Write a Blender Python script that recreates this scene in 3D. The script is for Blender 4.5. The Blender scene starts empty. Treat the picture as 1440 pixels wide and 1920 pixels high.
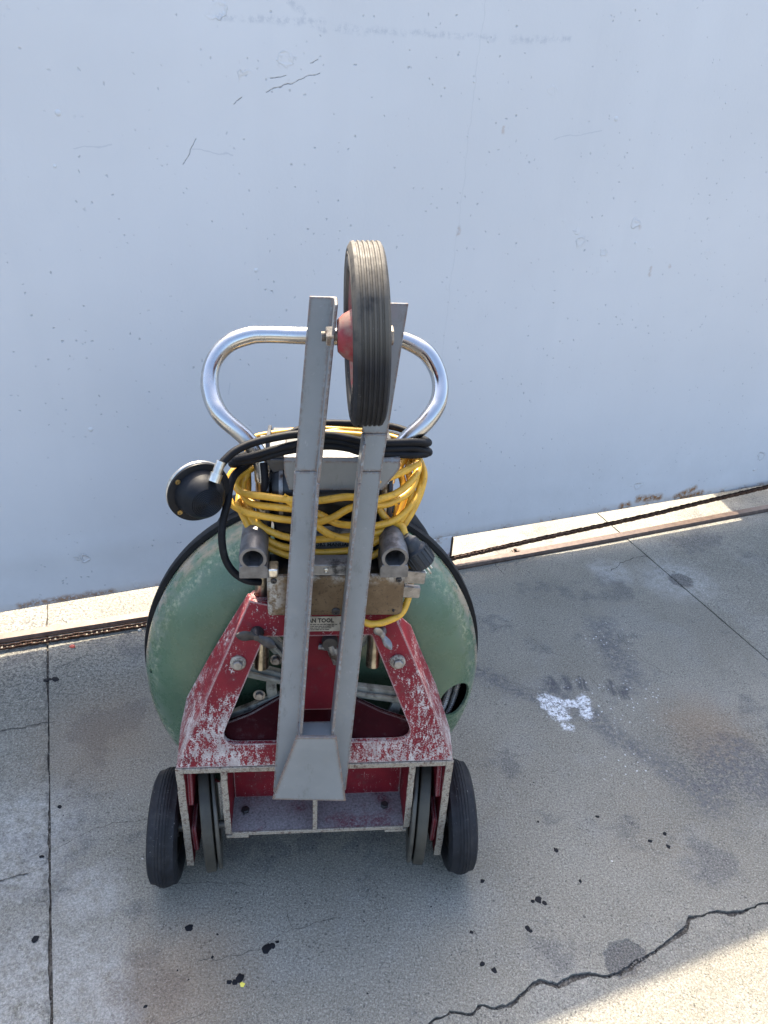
import bpy, bmesh, math, random
from math import sin, cos, pi, radians, sqrt, atan2
from mathutils import Vector, Matrix, noise
from mathutils.geometry import tessellate_polygon
random.seed(7)
C = bpy.context.scene.collection
SC = bpy.context.scene

# ------------------------------------------------------------ camera, world, sun, exposure
cam_d = bpy.data.cameras.new('camera')
cam = bpy.data.objects.new('camera', cam_d); C.objects.link(cam)
cam_d.sensor_fit = 'HORIZONTAL'; cam_d.sensor_width = 36.0; cam_d.lens = 36.125
cam_d.clip_start = 0.02; cam_d.clip_end = 500
# columns: camera right, camera up, camera back (phone held about 31 degrees down, rolled 3 degrees)
cam.matrix_world = Matrix(((0.99826547, -0.05887317, 0.0, 0.0),
                           (0.02995718, 0.50796005, -0.86085955, 0.0),
                           (0.05068153, 0.85936636, 0.50884265, 1.35),
                           (0, 0, 0, 1)))
SC.camera = cam
SUN_EL = radians(51.0); SUN_AZ = (-0.21, 0.978)
world = bpy.data.worlds.new('World'); SC.world = world; world.use_nodes = True
wn = world.node_tree; wn.nodes.clear()
sky = wn.nodes.new('ShaderNodeTexSky'); sky.sky_type = 'NISHITA'; sky.sun_disc = False
sky.sun_elevation = SUN_EL; sky.sun_rotation = atan2(SUN_AZ[0], SUN_AZ[1])
sky.air_density = 1.0; sky.dust_density = 4.0; sky.ozone_density = 1.0
bg = wn.nodes.new('ShaderNodeBackground'); bg.inputs['Strength'].default_value = 0.15
wo = wn.nodes.new('ShaderNodeOutputWorld')
wn.links.new(sky.outputs[0], bg.inputs[0]); wn.links.new(bg.outputs[0], wo.inputs[0])
sl = bpy.data.lights.new('sun', 'SUN'); sl.energy = 3.8; sl.angle = radians(0.6); sl.color = (1.0, 0.87, 0.68)
sun = bpy.data.objects.new('sun', sl); C.objects.link(sun)
sd = Vector((SUN_AZ[0]*cos(SUN_EL), SUN_AZ[1]*cos(SUN_EL), sin(SUN_EL)))
sun.rotation_euler = sd.to_track_quat('Z', 'Y').to_euler()
SC.view_settings.view_transform = 'Standard'; SC.view_settings.look = 'None'
SC.view_settings.gamma = 1; SC.view_settings.use_curve_mapping = False
SC.view_settings.exposure = 1.86
SC.render.engine = 'CYCLES'
SC.cycles.max_bounces = 6; SC.cycles.diffuse_bounces = 3; SC.cycles.glossy_bounces = 3; SC.cycles.transmission_bounces = 1
SC.cycles.caustics_reflective = False; SC.cycles.caustics_refractive = False

# ------------------------------------------------------------ node helpers
class NT:
    def __init__(s, name):
        s.m = bpy.data.materials.new(name); s.m.use_nodes = True
        s.t = s.m.node_tree; s.t.nodes.clear()
        s.out = s.n('ShaderNodeOutputMaterial'); s.b = s.n('ShaderNodeBsdfPrincipled')
        s.l(s.b.outputs[0], s.out.inputs[0])
        s.tc = s.n('ShaderNodeTexCoord')
        s.co = s.tc.outputs['Object']
    def n(s, t): return s.t.nodes.new(t)
    def l(s, a, b): s.t.links.new(a, b)
    def put(s, inp, v):
        if hasattr(v, 'is_output') or isinstance(v, bpy.types.NodeSocket): s.l(v, inp)
        else:
            if isinstance(v, (tuple, list)) and len(v) == 3 and inp.type == 'RGBA': v = (*v, 1)
            inp.default_value = v
    def set(s, k, v): s.put(s.b.inputs[k], v); return s
    def math(s, op, a, b=0.0, c=None, clamp=False):
        n = s.n('ShaderNodeMath'); n.operation = op; n.use_clamp = clamp
        s.put(n.inputs[0], a); s.put(n.inputs[1], b)
        if c is not None: s.put(n.inputs[2], c)
        return n.outputs[0]
    def vmath(s, op, a, b):
        n = s.n('ShaderNodeVectorMath'); n.operation = op
        s.put(n.inputs[0], a); s.put(n.inputs[1], b); return n.outputs[0]
    def noise(s, scale, detail=3, rough=0.55, co=None, col=False, dist=0.0, stretch=None):
        n = s.n('ShaderNodeTexNoise'); n.inputs['Scale'].default_value = scale
        n.inputs['Detail'].default_value = detail; n.inputs['Roughness'].default_value = rough
        n.inputs['Distortion'].default_value = dist
        co = co or s.co
        if stretch: co = s.vmath('MULTIPLY', co, stretch)
        s.l(co, n.inputs['Vector']); return n.outputs['Color' if col else 'Fac']
    def voro(s, scale, feature='F1', co=None, rnd=1.0, out='Distance'):
        n = s.n('ShaderNodeTexVoronoi'); n.feature = feature
        n.inputs['Scale'].default_value = scale; n.inputs['Randomness'].default_value = rnd
        s.l(co or s.co, n.inputs['Vector']); return n.outputs[out]
    def ramp(s, v, a, b, lo=0.0, hi=1.0):
        n = s.n('ShaderNodeMapRange'); n.interpolation_type = 'SMOOTHSTEP'
        s.put(n.inputs[0], v); n.inputs[1].default_value = a; n.inputs[2].default_value = b
        n.inputs[3].default_value = lo; n.inputs[4].default_value = hi; return n.outputs[0]
    def mix(s, f, a, b):
        n = s.n('ShaderNodeMix'); n.data_type = 'RGBA'
        s.put(n.inputs[0], f); s.put(n.inputs[6], a); s.put(n.inputs[7], b); return n.outputs[2]
    def mul(s, a, b): return s.math('MULTIPLY', a, b)
    def mx(s, a, b): return s.math('MAXIMUM', a, b)
    def bump(s, h, strength=0.3, dist=0.002, normal=None):
        n = s.n('ShaderNodeBump'); n.inputs['Strength'].default_value = strength
        n.inputs['Distance'].default_value = dist; s.put(n.inputs['Height'], h)
        if normal is not None: s.l(normal, n.inputs['Normal'])
        s.l(n.outputs[0], s.b.inputs['Normal']); return n.outputs[0]
    def sep(s, co=None):
        n = s.n('ShaderNodeSeparateXYZ'); s.l(co or s.co, n.inputs[0]); return n.outputs
    def edge(s, r=0.004, a=0.03, b=0.25):
        n = s.n('ShaderNodeBevel'); n.samples = 4; n.inputs['Radius'].default_value = r
        g = s.n('ShaderNodeNewGeometry')
        d = s.n('ShaderNodeVectorMath'); d.operation = 'DOT_PRODUCT'
        s.l(n.outputs[0], d.inputs[0]); s.l(g.outputs['Normal'], d.inputs[1])
        return s.ramp(s.math('SUBTRACT', 1.0, d.outputs['Value']), a*0.3, b)
    def seg(s, p, q, r, soft, co):
        """mask of a line segment p-q (same coordinates as co) of half width r"""
        p = Vector(p); q = Vector(q); pq = q-p; L2 = max(pq.length_squared, 1e-9)
        pa = s.vmath('SUBTRACT', co, tuple(p))
        d = s.n('ShaderNodeVectorMath'); d.operation = 'DOT_PRODUCT'
        s.l(pa, d.inputs[0]); d.inputs[1].default_value = tuple(pq/L2)
        h = s.math('ADD', d.outputs['Value'], 0.0, clamp=True)
        sc = s.n('ShaderNodeVectorMath'); sc.operation = 'SCALE'
        sc.inputs[0].default_value = tuple(pq); s.l(h, sc.inputs['Scale'])
        ln = s.n('ShaderNodeVectorMath'); ln.operation = 'DISTANCE'
        s.l(pa, ln.inputs[0]); s.l(sc.outputs[0], ln.inputs[1])
        return s.ramp(ln.outputs['Value'], r-soft, r+soft, 1.0, 0.0)
    def spots(s, lst, co, soft=0.25):
        """lst of (x, y, r): union of round spots, coordinates flattened"""
        out = None
        for x, y, r in lst:
            ln = s.n('ShaderNodeVectorMath'); ln.operation = 'DISTANCE'
            s.l(co, ln.inputs[0]); ln.inputs[1].default_value = (x, y, 0)
            m = s.ramp(ln.outputs['Value'], r*(1-soft), r*(1+soft), 1.0, 0.0)
            out = m if out is None else s.mx(out, m)
        return out
    def flat(s, warp=0.0, wscale=40, co=None):
        """co with noise warp, third coordinate zero"""
        co = co or s.co
        if warp:
            w = s.noise(wscale, 3, 0.6, co=co, col=True)
            w = s.vmath('SUBTRACT', w, (0.5, 0.5, 0.5)); w = s.vmath('MULTIPLY', w, (warp, warp, warp))
            co = s.vmath('ADD', co, w)
        return s.vmath('MULTIPLY', co, (1, 1, 0))

def simple(name, col, rough=0.5, metal=0.0, var=0.15, scale=60, dirt=None, dirt_amt=0.5, bump=0.0, spec=None):
    t = NT(name)
    n = t.noise(scale, 4)
    c = t.mix(t.ramp(n, 0.3, 0.7), tuple(x*(1-var) for x in col), tuple(min(1, x*(1+var)) for x in col))
    if dirt:
        m = t.ramp(t.noise(scale*0.35, 6, 0.7), 0.62-dirt_amt*0.25, 0.75-dirt_amt*0.2)
        c = t.mix(m, c, dirt)
        t.set('Roughness', t.math('ADD', t.mul(m, 0.25), rough, clamp=True))
    else:
        t.set('Roughness', t.ramp(t.noise(scale*0.5, 4), 0.2, 0.8, max(0.02, rough-0.08), rough+0.08))
    t.set('Base Color', c).set('Metallic', metal)
    if spec is not None: t.b.inputs['Specular IOR Level'].default_value = spec
    if bump: t.bump(t.noise(scale*2.5, 4), bump, 0.001)
    return t.m

# ------------------------------------------------------------ materials
def mat_concrete():
    t = NT('weathered_concrete')
    co = t.co
    fl = t.vmath('MULTIPLY', co, (1, 1, 0))
    c0 = (0.205, 0.193, 0.156); c1 = (0.262, 0.248, 0.204)
    col = t.mix(t.ramp(t.noise(3.2, 4, 0.6), 0.3, 0.7), c0, c1)
    # brownish and bluish clouds
    col = t.mix(t.mul(t.ramp(t.noise(2.1, 5, 0.6, co=t.vmath('ADD', co, (5, 2, 0))), 0.54, 0.76), 0.28), col, (0.235, 0.200, 0.145))
    col = t.mix(t.mul(t.ramp(t.noise(5.0, 6, 0.65, co=t.vmath('ADD', co, (1, 9, 0))), 0.50, 0.62), 0.5), col, (0.255, 0.25, 0.22))
    # darker worn patches where the top skin is gone
    worn = t.ramp(t.noise(4.2, 6, 0.68, co=t.vmath('ADD', co, (3.3, 7.7, 0))), 0.54, 0.62)
    col = t.mix(t.mul(worn, 0.62), col, (0.115, 0.115, 0.112))
    # fine grain
    g = t.noise(420, 3, 0.7)
    col = t.mix(t.mul(t.ramp(g, 0.48, 0.62), 0.62), col, (0.085, 0.08, 0.07))
    g3 = t.noise(150, 4, 0.75, dist=0.8, co=t.vmath('ADD', co, (2, 0, 0)))
    col = t.mix(t.mul(t.ramp(g3, 0.56, 0.66), 0.55), col, (0.10, 0.095, 0.085))
    g2 = t.noise(300, 2, 0.6, co=t.vmath('ADD', co, (7, 7, 0)))
    col = t.mix(t.mul(t.ramp(g2, 0.54, 0.70), 0.55), col, (0.42, 0.40, 0.35))
    # pits: cells with a noisy gate, thicker in the worn patches and at the top left
    wco = t.vmath('ADD', co, t.vmath('MULTIPLY', t.noise(60, 2, 0.5, col=True), (0.012, 0.012, 0)))
    v = t.voro(150, co=wco)
    gate = t.ramp(t.noise(16, 5, 0.7), 0.45, 0.62)
    pit = t.mul(t.ramp(v, 0.16, 0.30, 1.0, 0.0), t.mx(gate, t.mul(worn, 0.9)))
    v3 = t.voro(55, co=t.vmath('ADD', wco, (2, 3, 0)))
    pit = t.mx(pit, t.mul(t.ramp(v3, 0.06, 0.16, 1.0, 0.0), t.ramp(t.noise(9, 3), 0.45, 0.6)))
    ox, oy, oz = t.sep()
    left_top = t.mx(t.mul(t.ramp(ox, -0.35, -0.70), t.ramp(oy, 1.12, 1.40)), t.mul(t.mul(t.ramp(ox, 0.62, 0.75), t.ramp(ox, 1.2, 0.9)), t.mul(t.ramp(oy, 1.05, 1.2), t.ramp(oy, 1.45, 1.3))))
    pit = t.mx(pit, t.mul(t.ramp(t.noise(130, 4, 0.8), 0.49, 0.57), left_top))
    col = t.mix(t.mul(pit, 0.75), col, (0.055, 0.053, 0.05))
    # white flecks
    vf = t.voro(26, co=t.vmath('ADD', wco, (9, 1, 0)))
    fleck = t.mul(t.ramp(vf, 0.025, 0.055, 1.0, 0.0), t.ramp(t.noise(2.5, 3), 0.5, 0.65))
    col = t.mix(t.mul(fleck, 0.85), col, (0.68, 0.67, 0.64))
    # placed marks -------------------------------------------------
    warp = t.flat(0.030, 60)
    warp2 = t.flat(0.10, 14)
    # rusty stains
    st = t.spots([(-0.60, 1.22, 0.13), (0.80, 1.36, 0.09), (-0.30, 0.70, 0.10)], warp2, 0.9)
    col = t.mix(t.mul(st, 0.38), col, (0.24, 0.155, 0.085))
    # grey diagonal scuffs on the right
    sc = None
    for p, q, r in [((0.24, 1.52, 0), (0.44, 1.40, 0), .022), ((0.44, 1.46, 0), (0.72, 1.17, 0), .03),
                    ((0.63, 1.72, 0), (0.66, 1.50, 0), .035), ((0.86, 1.30, 0), (0.74, 1.14, 0), .03), ((0.80, 1.26, 0), (1.0, 1.10, 0), .05)]:
        m = t.seg(p, q, r, r*0.9, warp2); sc = m if sc is None else t.mx(sc, m)
    col = t.mix(t.mul(t.mul(sc, t.ramp(t.noise(70, 5, 0.75), 0.38, 0.56)), 0.7), col, (0.095, 0.097, 0.105))
    # four dark finger-like drag marks with the white paint scuff in front of them
    streak = t.noise(120, 4, 0.7, stretch=(1.0, 0.25, 1))
    dm = None
    for x, y in [(0.452, 1.480), (0.492, 1.486), (0.530, 1.484), (0.605, 1.478), (0.63, 1.465)]:
        m = t.seg((x, y-0.018, 0), (x-0.002, y+0.012, 0), 0.013, 0.006, warp); dm = m if dm is None else t.mx(dm, m)
    col = t.mix(t.mul(t.mul(dm, t.ramp(streak, 0.3, 0.6)), 0.8), col, (0.06, 0.062, 0.07))
    wp = None
    for p, q, r in [((0.432, 1.415, 0), (0.455, 1.370, 0), .024), ((0.45, 1.41, 0), (0.515, 1.412, 0), .013), ((0.525, 1.43, 0), (0.52, 1.375, 0), .014), ((0.462, 1.335, 0), (0.472, 1.33, 0), .010)]:
        m = t.seg(p, q, r, 0.006, warp); wp = m if wp is None else t.mx(wp, m)
    wpm = t.mul(wp, t.ramp(t.noise(85, 6, 0.9), 0.45, 0.52))
    col = t.mix(wpm, col, (0.72, 0.73, 0.74))
    wsp = t.mul(t.ramp(t.voro(75, co=t.vmath('ADD', wco, (4, 4, 0))), 0.10, 0.2, 1.0, 0.0), t.spots([(0.56, 1.42, 0.07), (0.66, 1.42, 0.08), (0.64, 1.66, 0.06), (0.60, 1.22, 0.06), (0.45, 1.42, .05)], warp2, 0.7))
    col = t.mix(t.mul(wsp, 0.8), col, (0.70, 0.70, 0.70))
    # pale worn area right of the second joint and pale skin patches on the left
    pale = t.spots([(0.92, 1.98, 0.10), (0.72, 2.0, 0.06), (-0.50, 0.85, 0.06), (-0.46, 0.70, 0.08), (-0.68, 0.93, 0.12), (-0.56, 0.62, 0.16), (-0.40, 0.62, .05)], warp2, 0.5)
    col = t.mix(t.mul(t.mul(pale, t.ramp(t.noise(38, 6, 0.8), 0.30, 0.62)), 0.6), col, (0.40, 0.395, 0.37))
    # broken-out pit beside the crack, dark dirty margin along the left joint
    pw = warp
    hole = t.spots([(0.470, 0.784, 0.030), (0.49, 0.795, 0.022), (0.452, 0.772, .018), (-0.44, 0.595, 0.03), (-0.415, 0.60, 0.022), (0.93, 1.975, 0.035)], pw, 0.15)
    rubble = t.noise(260, 4, 0.8)
    col = t.mix(t.mul(hole, 0.8), col, t.mix(t.ramp(rubble, 0.4, 0.65), (0.05, 0.05, 0.05), (0.24, 0.23, 0.21)))
    jt = t.seg((-0.846+0.0, 1.4985, 0), (-0.4725-0.012, 0.626, 0), 0.004, 0.006, warp)
    jt = t.mul(jt, t.ramp(t.noise(30, 4), 0.42, 0.6))
    col = t.mix(t.mul(jt, 0.55), col, (0.05, 0.047, 0.043))
    grain = t.ramp(t.noise(240, 4, 0.85, co=t.vmath('ADD', co, (1, 5, 0))), 0.32, 0.68, 0.64, 1.34)
    sc_ = t.n('ShaderNodeVectorMath'); sc_.operation = 'SCALE'; t.l(col, sc_.inputs[0]); t.l(grain, sc_.inputs['Scale'])
    col = sc_.outputs[0]
    t.set('Base Color', col)
    t.set('Roughness', t.ramp(g, 0.3, 0.7, 0.78, 0.95))
    h = t.math('ADD', t.mul(g, 0.35), t.mul(t.noise(90, 3, 0.7), 0.5))
    h = t.math('SUBTRACT', h, t.mul(t.ramp(v, 0.16, 0.30, 1.0, 0.0), 0.35))
    h = t.math('SUBTRACT', h, t.mul(hole, t.math('ADD', 2.2, t.mul(rubble, 2.0))))
    t.bump(h, 0.75, 0.0022)
    return t.m

def mat_gate():
    t = NT('painted_steel_sheet')
    col = t.mix(t.ramp(t.noise(1.3, 4), 0.3, 0.7), (0.62, 0.63, 0.65), (0.67, 0.68, 0.70))
    # faint vertical roller bands and streaks
    st = t.noise(7, 5, 0.6, stretch=(1, 1, 0.06))
    col = t.mix(t.mul(t.ramp(st, 0.45, 0.75), 0.10), col, (0.50, 0.52, 0.55))
    x, y, z = t.sep()
    # darker towards the foot: weaker light put into the colour, broken by noise
    gr = t.mul(t.ramp(z, 0.5, 0.08), t.ramp(t.noise(9, 5, 0.7), 0.2, 0.7))
    col = t.mix(t.mul(gr, 0.22), col, (0.42, 0.42, 0.42))
    # tiny chips and specks
    wco = t.vmath('ADD', t.co, t.vmath('MULTIPLY', t.noise(90, 2, col=True), (0.012, 0, 0.012)))
    v = t.voro(48, co=wco)
    chip = t.mul(t.ramp(v, 0.06, 0.14, 1.0, 0.0), t.ramp(t.noise(3.5, 5, 0.6), 0.42, 0.56))
    v2 = t.voro(19, co=t.vmath('ADD', wco, (3, 0, 5)))
    chip = t.mx(chip, t.mul(t.ramp(v2, 0.018, 0.040, 1.0, 0.0), 0.7))
    col = t.mix(t.mul(chip, 0.5), col, (0.27, 0.30, 0.35))
    co2 = t.vmath('MULTIPLY', t.vmath('ADD', t.co, t.vmath('MULTIPLY', t.vmath('SUBTRACT', t.noise(25, 3, col=True), (0.5, 0.5, 0.5)), (0.02, 0.0, 0.02))), (1, 0, 1))
    def lines(ls, w, soft):
        out = None
        for (a, b) in ls:
            m = t.seg((a[0], 0, a[1]), (b[0], 0, b[1]), w, soft, co2); out = m if out is None else t.mx(out, m)
        return out
    scr = lines([((-0.532, 1.273), (-0.421, 1.312)), ((-0.44, 1.326), (-0.424, 1.334)), ((-0.684, 1.184), (-0.713, 1.132)), ((-0.60, 1.25), (-0.585, 1.262)), ((-0.525, 1.296), (-0.49, 1.306))], 0.0005, 0.0009)
    col = t.mix(t.mul(scr, t.ramp(t.noise(70, 4, 0.8), 0.35, 0.55, 0.15, 0.9)), col, (0.08, 0.09, 0.11))
    fs = lines([((-0.92, 1.165), (-0.85, 1.17)), ((-0.69, 1.165), (-0.61, 1.155)), ((0.17, 1.20), (0.30, 1.22)), ((-0.64, 0.65), (-0.645, 0.62))], 0.001, 0.0015)
    col = t.mix(t.mul(fs, 0.5), col, (0.40, 0.43, 0.48))
    # ghost smears of old lettering near the top
    gh = lines([((-0.63, 1.398), (-0.41, 1.402)), ((-0.50, 1.445), (-0.41, 1.385)), ((-0.39, 1.392), (-0.02, 1.395)), ((0.02, 1.395), (0.17, 1.405))], 0.006, 0.005)
    gh = t.mul(gh, t.ramp(t.noise(60, 5, 0.75), 0.42, 0.62))
    col = t.mix(t.mul(gh, 0.38), col, (0.33, 0.37, 0.44))
    # weld seam
    seam = lines([((-0.046, 1.6), (-0.078, 0.626)), ((-0.078, 0.626), (-0.10, 0.09))], 0.0010, 0.0010)
    col = t.mix(t.mul(seam, t.ramp(z, 0.2, 1.2, 0.03, 0.16)), col, (0.35, 0.38, 0.42))
    # rust
    rmask = lines([((0.636, 0.100), (0.642, 0.088)), ((0.66, 0.105), (0.665, 0.1)), ((0.70, 0.118), (0.79, 0.112)), ((0.86, 0.10), (0.93, 0.125)), ((0.88, 0.095), (0.97, 0.10))], 0.010, 0.010)
    low = t.mul(t.ramp(z, 0.112, 0.088), t.ramp(t.noise(22, 6, 0.75), 0.50, 0.62))
    lefty = lines([((-1.2, 0.10), (-0.98, 0.098))], 0.008, 0.008)
    spot = lines([((0.47, 0.99), (0.474, 0.985)), ((0.54, 0.88), (0.543, 0.86)), ((0.60, 0.885), (0.603, 0.88)), ((0.03, 1.22), (0.03, 1.21)), ((-0.065, 1.0), (-0.065, 0.985))], 0.004, 0.003)
    rn = t.ramp(t.noise(80, 6, 0.8), 0.40, 0.54)
    rust = t.mul(t.mx(t.mx(rmask, t.mul(lefty, 0.8)), t.mx(t.mul(low, 0.7), t.mul(spot, 0.3))), rn)
    col = t.mix(t.mul(t.mx(rmask, low), 0.25), col, (0.48, 0.38, 0.22))
    col = t.mix(rust, col, t.mix(t.ramp(t.noise(160, 4), 0.4, 0.6), (0.16, 0.065, 0.03), (0.36, 0.17, 0.05)))
    t.set('Base Color', col)
    t.set('Roughness', t.math('ADD', t.mul(rust, 0.4), 0.42, clamp=True))
    # blister outlines and flaked paint layers
    v4 = t.voro(13, co=t.vmath('ADD', t.co, t.vmath('MULTIPLY', t.noise(22, 4, 0.7, col=True), (0.06, 0, 0.06))))
    bl = t.mul(t.ramp(v4, 0.20, 0.23, 1.0, 0.0), t.ramp(t.noise(2.7, 4), 0.56, 0.66))
    h = t.math('ADD', t.mul(t.noise(150, 4, 0.6), 0.10), t.mul(t.noise(14, 5, 0.6), 0.35))
    rim_ = t.math('MULTIPLY', bl, t.math('SUBTRACT', 1.0, t.ramp(v4, 0.12, 0.19, 1.0, 0.0)))
    h = t.math('ADD', h, t.mul(rim_, 1.3)); h = t.math('SUBTRACT', h, t.mul(chip, 0.6)); h = t.math('SUBTRACT', h, t.mul(scr, 0.8))
    h = t.math('ADD', h, t.mul(seam, 0.12)); h = t.math('ADD', h, t.mul(rust, 0.5))
    t.bump(h, 0.8, 0.0025)
    return t.m

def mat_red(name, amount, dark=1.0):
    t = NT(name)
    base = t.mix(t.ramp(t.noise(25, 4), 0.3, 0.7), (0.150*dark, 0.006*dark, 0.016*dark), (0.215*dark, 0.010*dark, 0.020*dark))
    bare = t.mix(t.ramp(t.noise(60, 5, 0.7), 0.35, 0.65), (0.34, 0.29, 0.28), (0.56, 0.51, 0.49))
    big = t.noise(11, 5, 0.65, dist=0.6)
    fine = t.noise(400, 3, 0.8)
    streak = t.noise(190, 4, 0.75, stretch=(1.0, 1.0, 0.25))
    x, y, z = t.sep()
    lowf = t.ramp(z, 0.56, 0.31, -0.02, 0.085)   # boots and stairs scrape the lower part most
    f = t.math('ADD', t.mul(fine, 0.62), t.mul(streak, 0.50)); f = t.math('SUBTRACT', f, 0.06)
    scrape = t.noise(34, 6, 0.8, stretch=(1.0, 1.0, 0.45), dist=0.8)
    f = t.math('ADD', f, t.mul(t.math('SUBTRACT', big, 0.5), 0.45))
    f = t.math('ADD', f, t.mul(t.math('SUBTRACT', scrape, 0.5), 0.42))
    f = t.math('ADD', f, lowf)
    m = t.ramp(f, 0.615-amount, 0.64-amount)
    e = t.edge(0.005, 0.02, 0.16)
    m = t.mx(m, t.mul(e, t.ramp(fine, 0.30, 0.46)))
    col = t.mix(m, base, bare)
    gr = t.ramp(t.noise(45, 5, 0.7), 0.52, 0.72)
    col = t.mix(t.mul(gr, 0.35), col, (0.09, 0.06, 0.06))
    t.set('Base Color', col)
    t.set('Roughness', t.ramp(fine, 0.3, 0.7, 0.50, 0.68)); t.b.inputs['Specular IOR Level'].default_value = 0.3 if dark > 0.5 else 0.08
    h = t.math('SUBTRACT', t.mul(t.noise(180, 3), 0.3), t.mul(m, 0.4))
    t.bump(h, 0.4, 0.0012)
    return t.m

def mat_tray():
    t = NT('scuffed_tray')
    f = t.noise(260, 4, 0.8)
    col = t.mix(t.ramp(f, 0.35, 0.65), (0.20, 0.18, 0.18), (0.36, 0.33, 0.325))
    r = t.mul(t.ramp(t.noise(17, 4, 0.6), 0.46, 0.66), t.ramp(t.noise(200, 4, 0.8), 0.38, 0.58))
    col = t.mix(t.mul(r, 0.8), col, (0.15, 0.012, 0.028))
    col = t.mix(t.mul(t.ramp(t.noise(90, 5, 0.8), 0.58, 0.68), 0.7), col, (0.04, 0.03, 0.035))
    t.set('Base Color', col).set('Roughness', 0.5); t.bump(f, 0.3, 0.001); return t.m

def mat_drum():
    t = NT('green_enamel')
    base = t.mix(t.ramp(t.noise(7, 5, 0.6), 0.3, 0.7), (0.052, 0.102, 0.060), (0.080, 0.140, 0.084))
    x, y, z = t.sep(t.tc.outputs['Object'])
    # radial distance from the drum axis, in drum coordinates (z = axis)
    r = t.math('SQRT', t.math('ADD', t.mul(x, x), t.mul(y, y)))
    n = t.noise(38, 7, 0.75)
    sh = t.mul(t.ramp(r, 0.255, 0.297), t.ramp(n, 0.46, 0.60))
    col = t.mix(t.mul(sh, 0.42), base, (0.17, 0.19, 0.17))
    sp = t.mul(t.ramp(t.noise(170, 5, 0.8), 0.62, 0.67), t.ramp(t.noise(9, 4), 0.45, 0.65))
    col = t.mix(t.mul(sp, 0.45), col, (0.48, 0.47, 0.36))
    edge = t.mul(t.mul(t.ramp(r, 0.293, 0.301), t.ramp(t.noise(20, 6, 0.7), 0.42, 0.58)), 0.75)
    col = t.mix(edge, col, (0.30, 0.24, 0.18))
    ring = t.mul(t.mul(t.ramp(r, 0.270, 0.282), t.ramp(r, 0.299, 0.288)), t.mul(t.ramp(t.noise(120, 5, 0.8), 0.50, 0.58), t.ramp(t.noise(7, 3), 0.4, 0.55)))
    col = t.mix(t.mul(ring, 0.40), col, (0.40, 0.40, 0.28))
    t.set('Base Color', col)
    t.set('Roughness', t.ramp(n, 0.35, 0.7, 0.22, 0.42))
    t.bump(t.math('ADD', t.mul(t.noise(14, 3), 0.8), t.mul(n, 0.3)), 0.25, 0.002)
    return t.m

def mat_tread(name, dusty=False):
    t = NT(name)
    n = t.noise(70, 6, 0.7)
    col = t.mix(t.ramp(n, 0.35, 0.7), (0.010, 0.011, 0.014), (0.022, 0.024, 0.029))
    x, y, z = t.sep()
    if dusty:
        d = t.mul(t.ramp(z, 1.03, 1.09), t.ramp(t.noise(28, 5, 0.6), 0.25, 0.50))
        col = t.mix(t.mul(d, 0.75), col, (0.125, 0.112, 0.09))
    m = t.ramp(t.noise(190, 5, 0.8), 0.62, 0.68)
    col = t.mix(t.mul(t.mul(m, t.ramp(t.noise(14, 4), 0.45, 0.65)), 0.7), col, (0.30, 0.30, 0.30))
    col = t.mix(t.mul(t.ramp(t.noise(12, 5, 0.7), 0.5, 0.7), 0.14), col, (0.12, 0.115, 0.11))
    t.set('Base Color', col); t.set('Roughness', t.ramp(n, 0.3, 0.7, 0.55, 0.78)); t.b.inputs['Specular IOR Level'].default_value = 0.25
    t.bump(t.math('ADD', t.noise(240, 4, 0.7), t.mul(t.noise(60, 3, stretch=(1, 6, 6)), 0.3)), 0.35, 0.0008)
    return t.m

def mat_grey_steel(name='grey_painted_angle_steel', er=0.0060, a=0.40):
    t = NT(name)
    col = t.mix(t.ramp(t.noise(10, 4), 0.3, 0.7), (0.185, 0.197, 0.202), (0.225, 0.238, 0.243))
    fine = t.noise(260, 5, 0.8)
    e = t.mul(t.edge(er, 0.010, 0.06), t.ramp(t.noise(120, 5, 0.8), a, a+.12))
    r2 = t.mul(t.ramp(t.noise(75, 6, 0.8), 0.66, 0.70), t.ramp(t.noise(7, 3), 0.46, 0.6))
    m = t.mx(t.mul(e, 0.85), r2)
    col = t.mix(m, col, t.mix(t.ramp(fine, 0.4, 0.6), (0.075, 0.035, 0.022), (0.20, 0.10, 0.045)))
    col = t.mix(t.mul(t.ramp(t.noise(120, 5, 0.8), 0.62, 0.68), 0.35), col, (0.38, 0.39, 0.38))
    scuff = t.mul(t.ramp(t.noise(40, 6, 0.8, stretch=(1, 1, 0.3)), 0.56, 0.66), 0.45)
    col = t.mix(scuff, col, (0.12, 0.125, 0.125))
    col = t.mix(t.mul(t.ramp(t.noise(26, 5, 0.7, co=t.vmath('ADD', t.co, (3, 1, 2))), 0.55, 0.7), 0.35), col, (0.25, 0.25, 0.235))
    t.set('Base Color', col); t.set('Roughness', t.math('ADD', t.mul(m, 0.4), 0.38, clamp=True))
    t.bump(t.math('ADD', t.mul(fine, 0.25), t.mul(m, 0.5)), 0.3, 0.0008)
    return t.m

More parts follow.
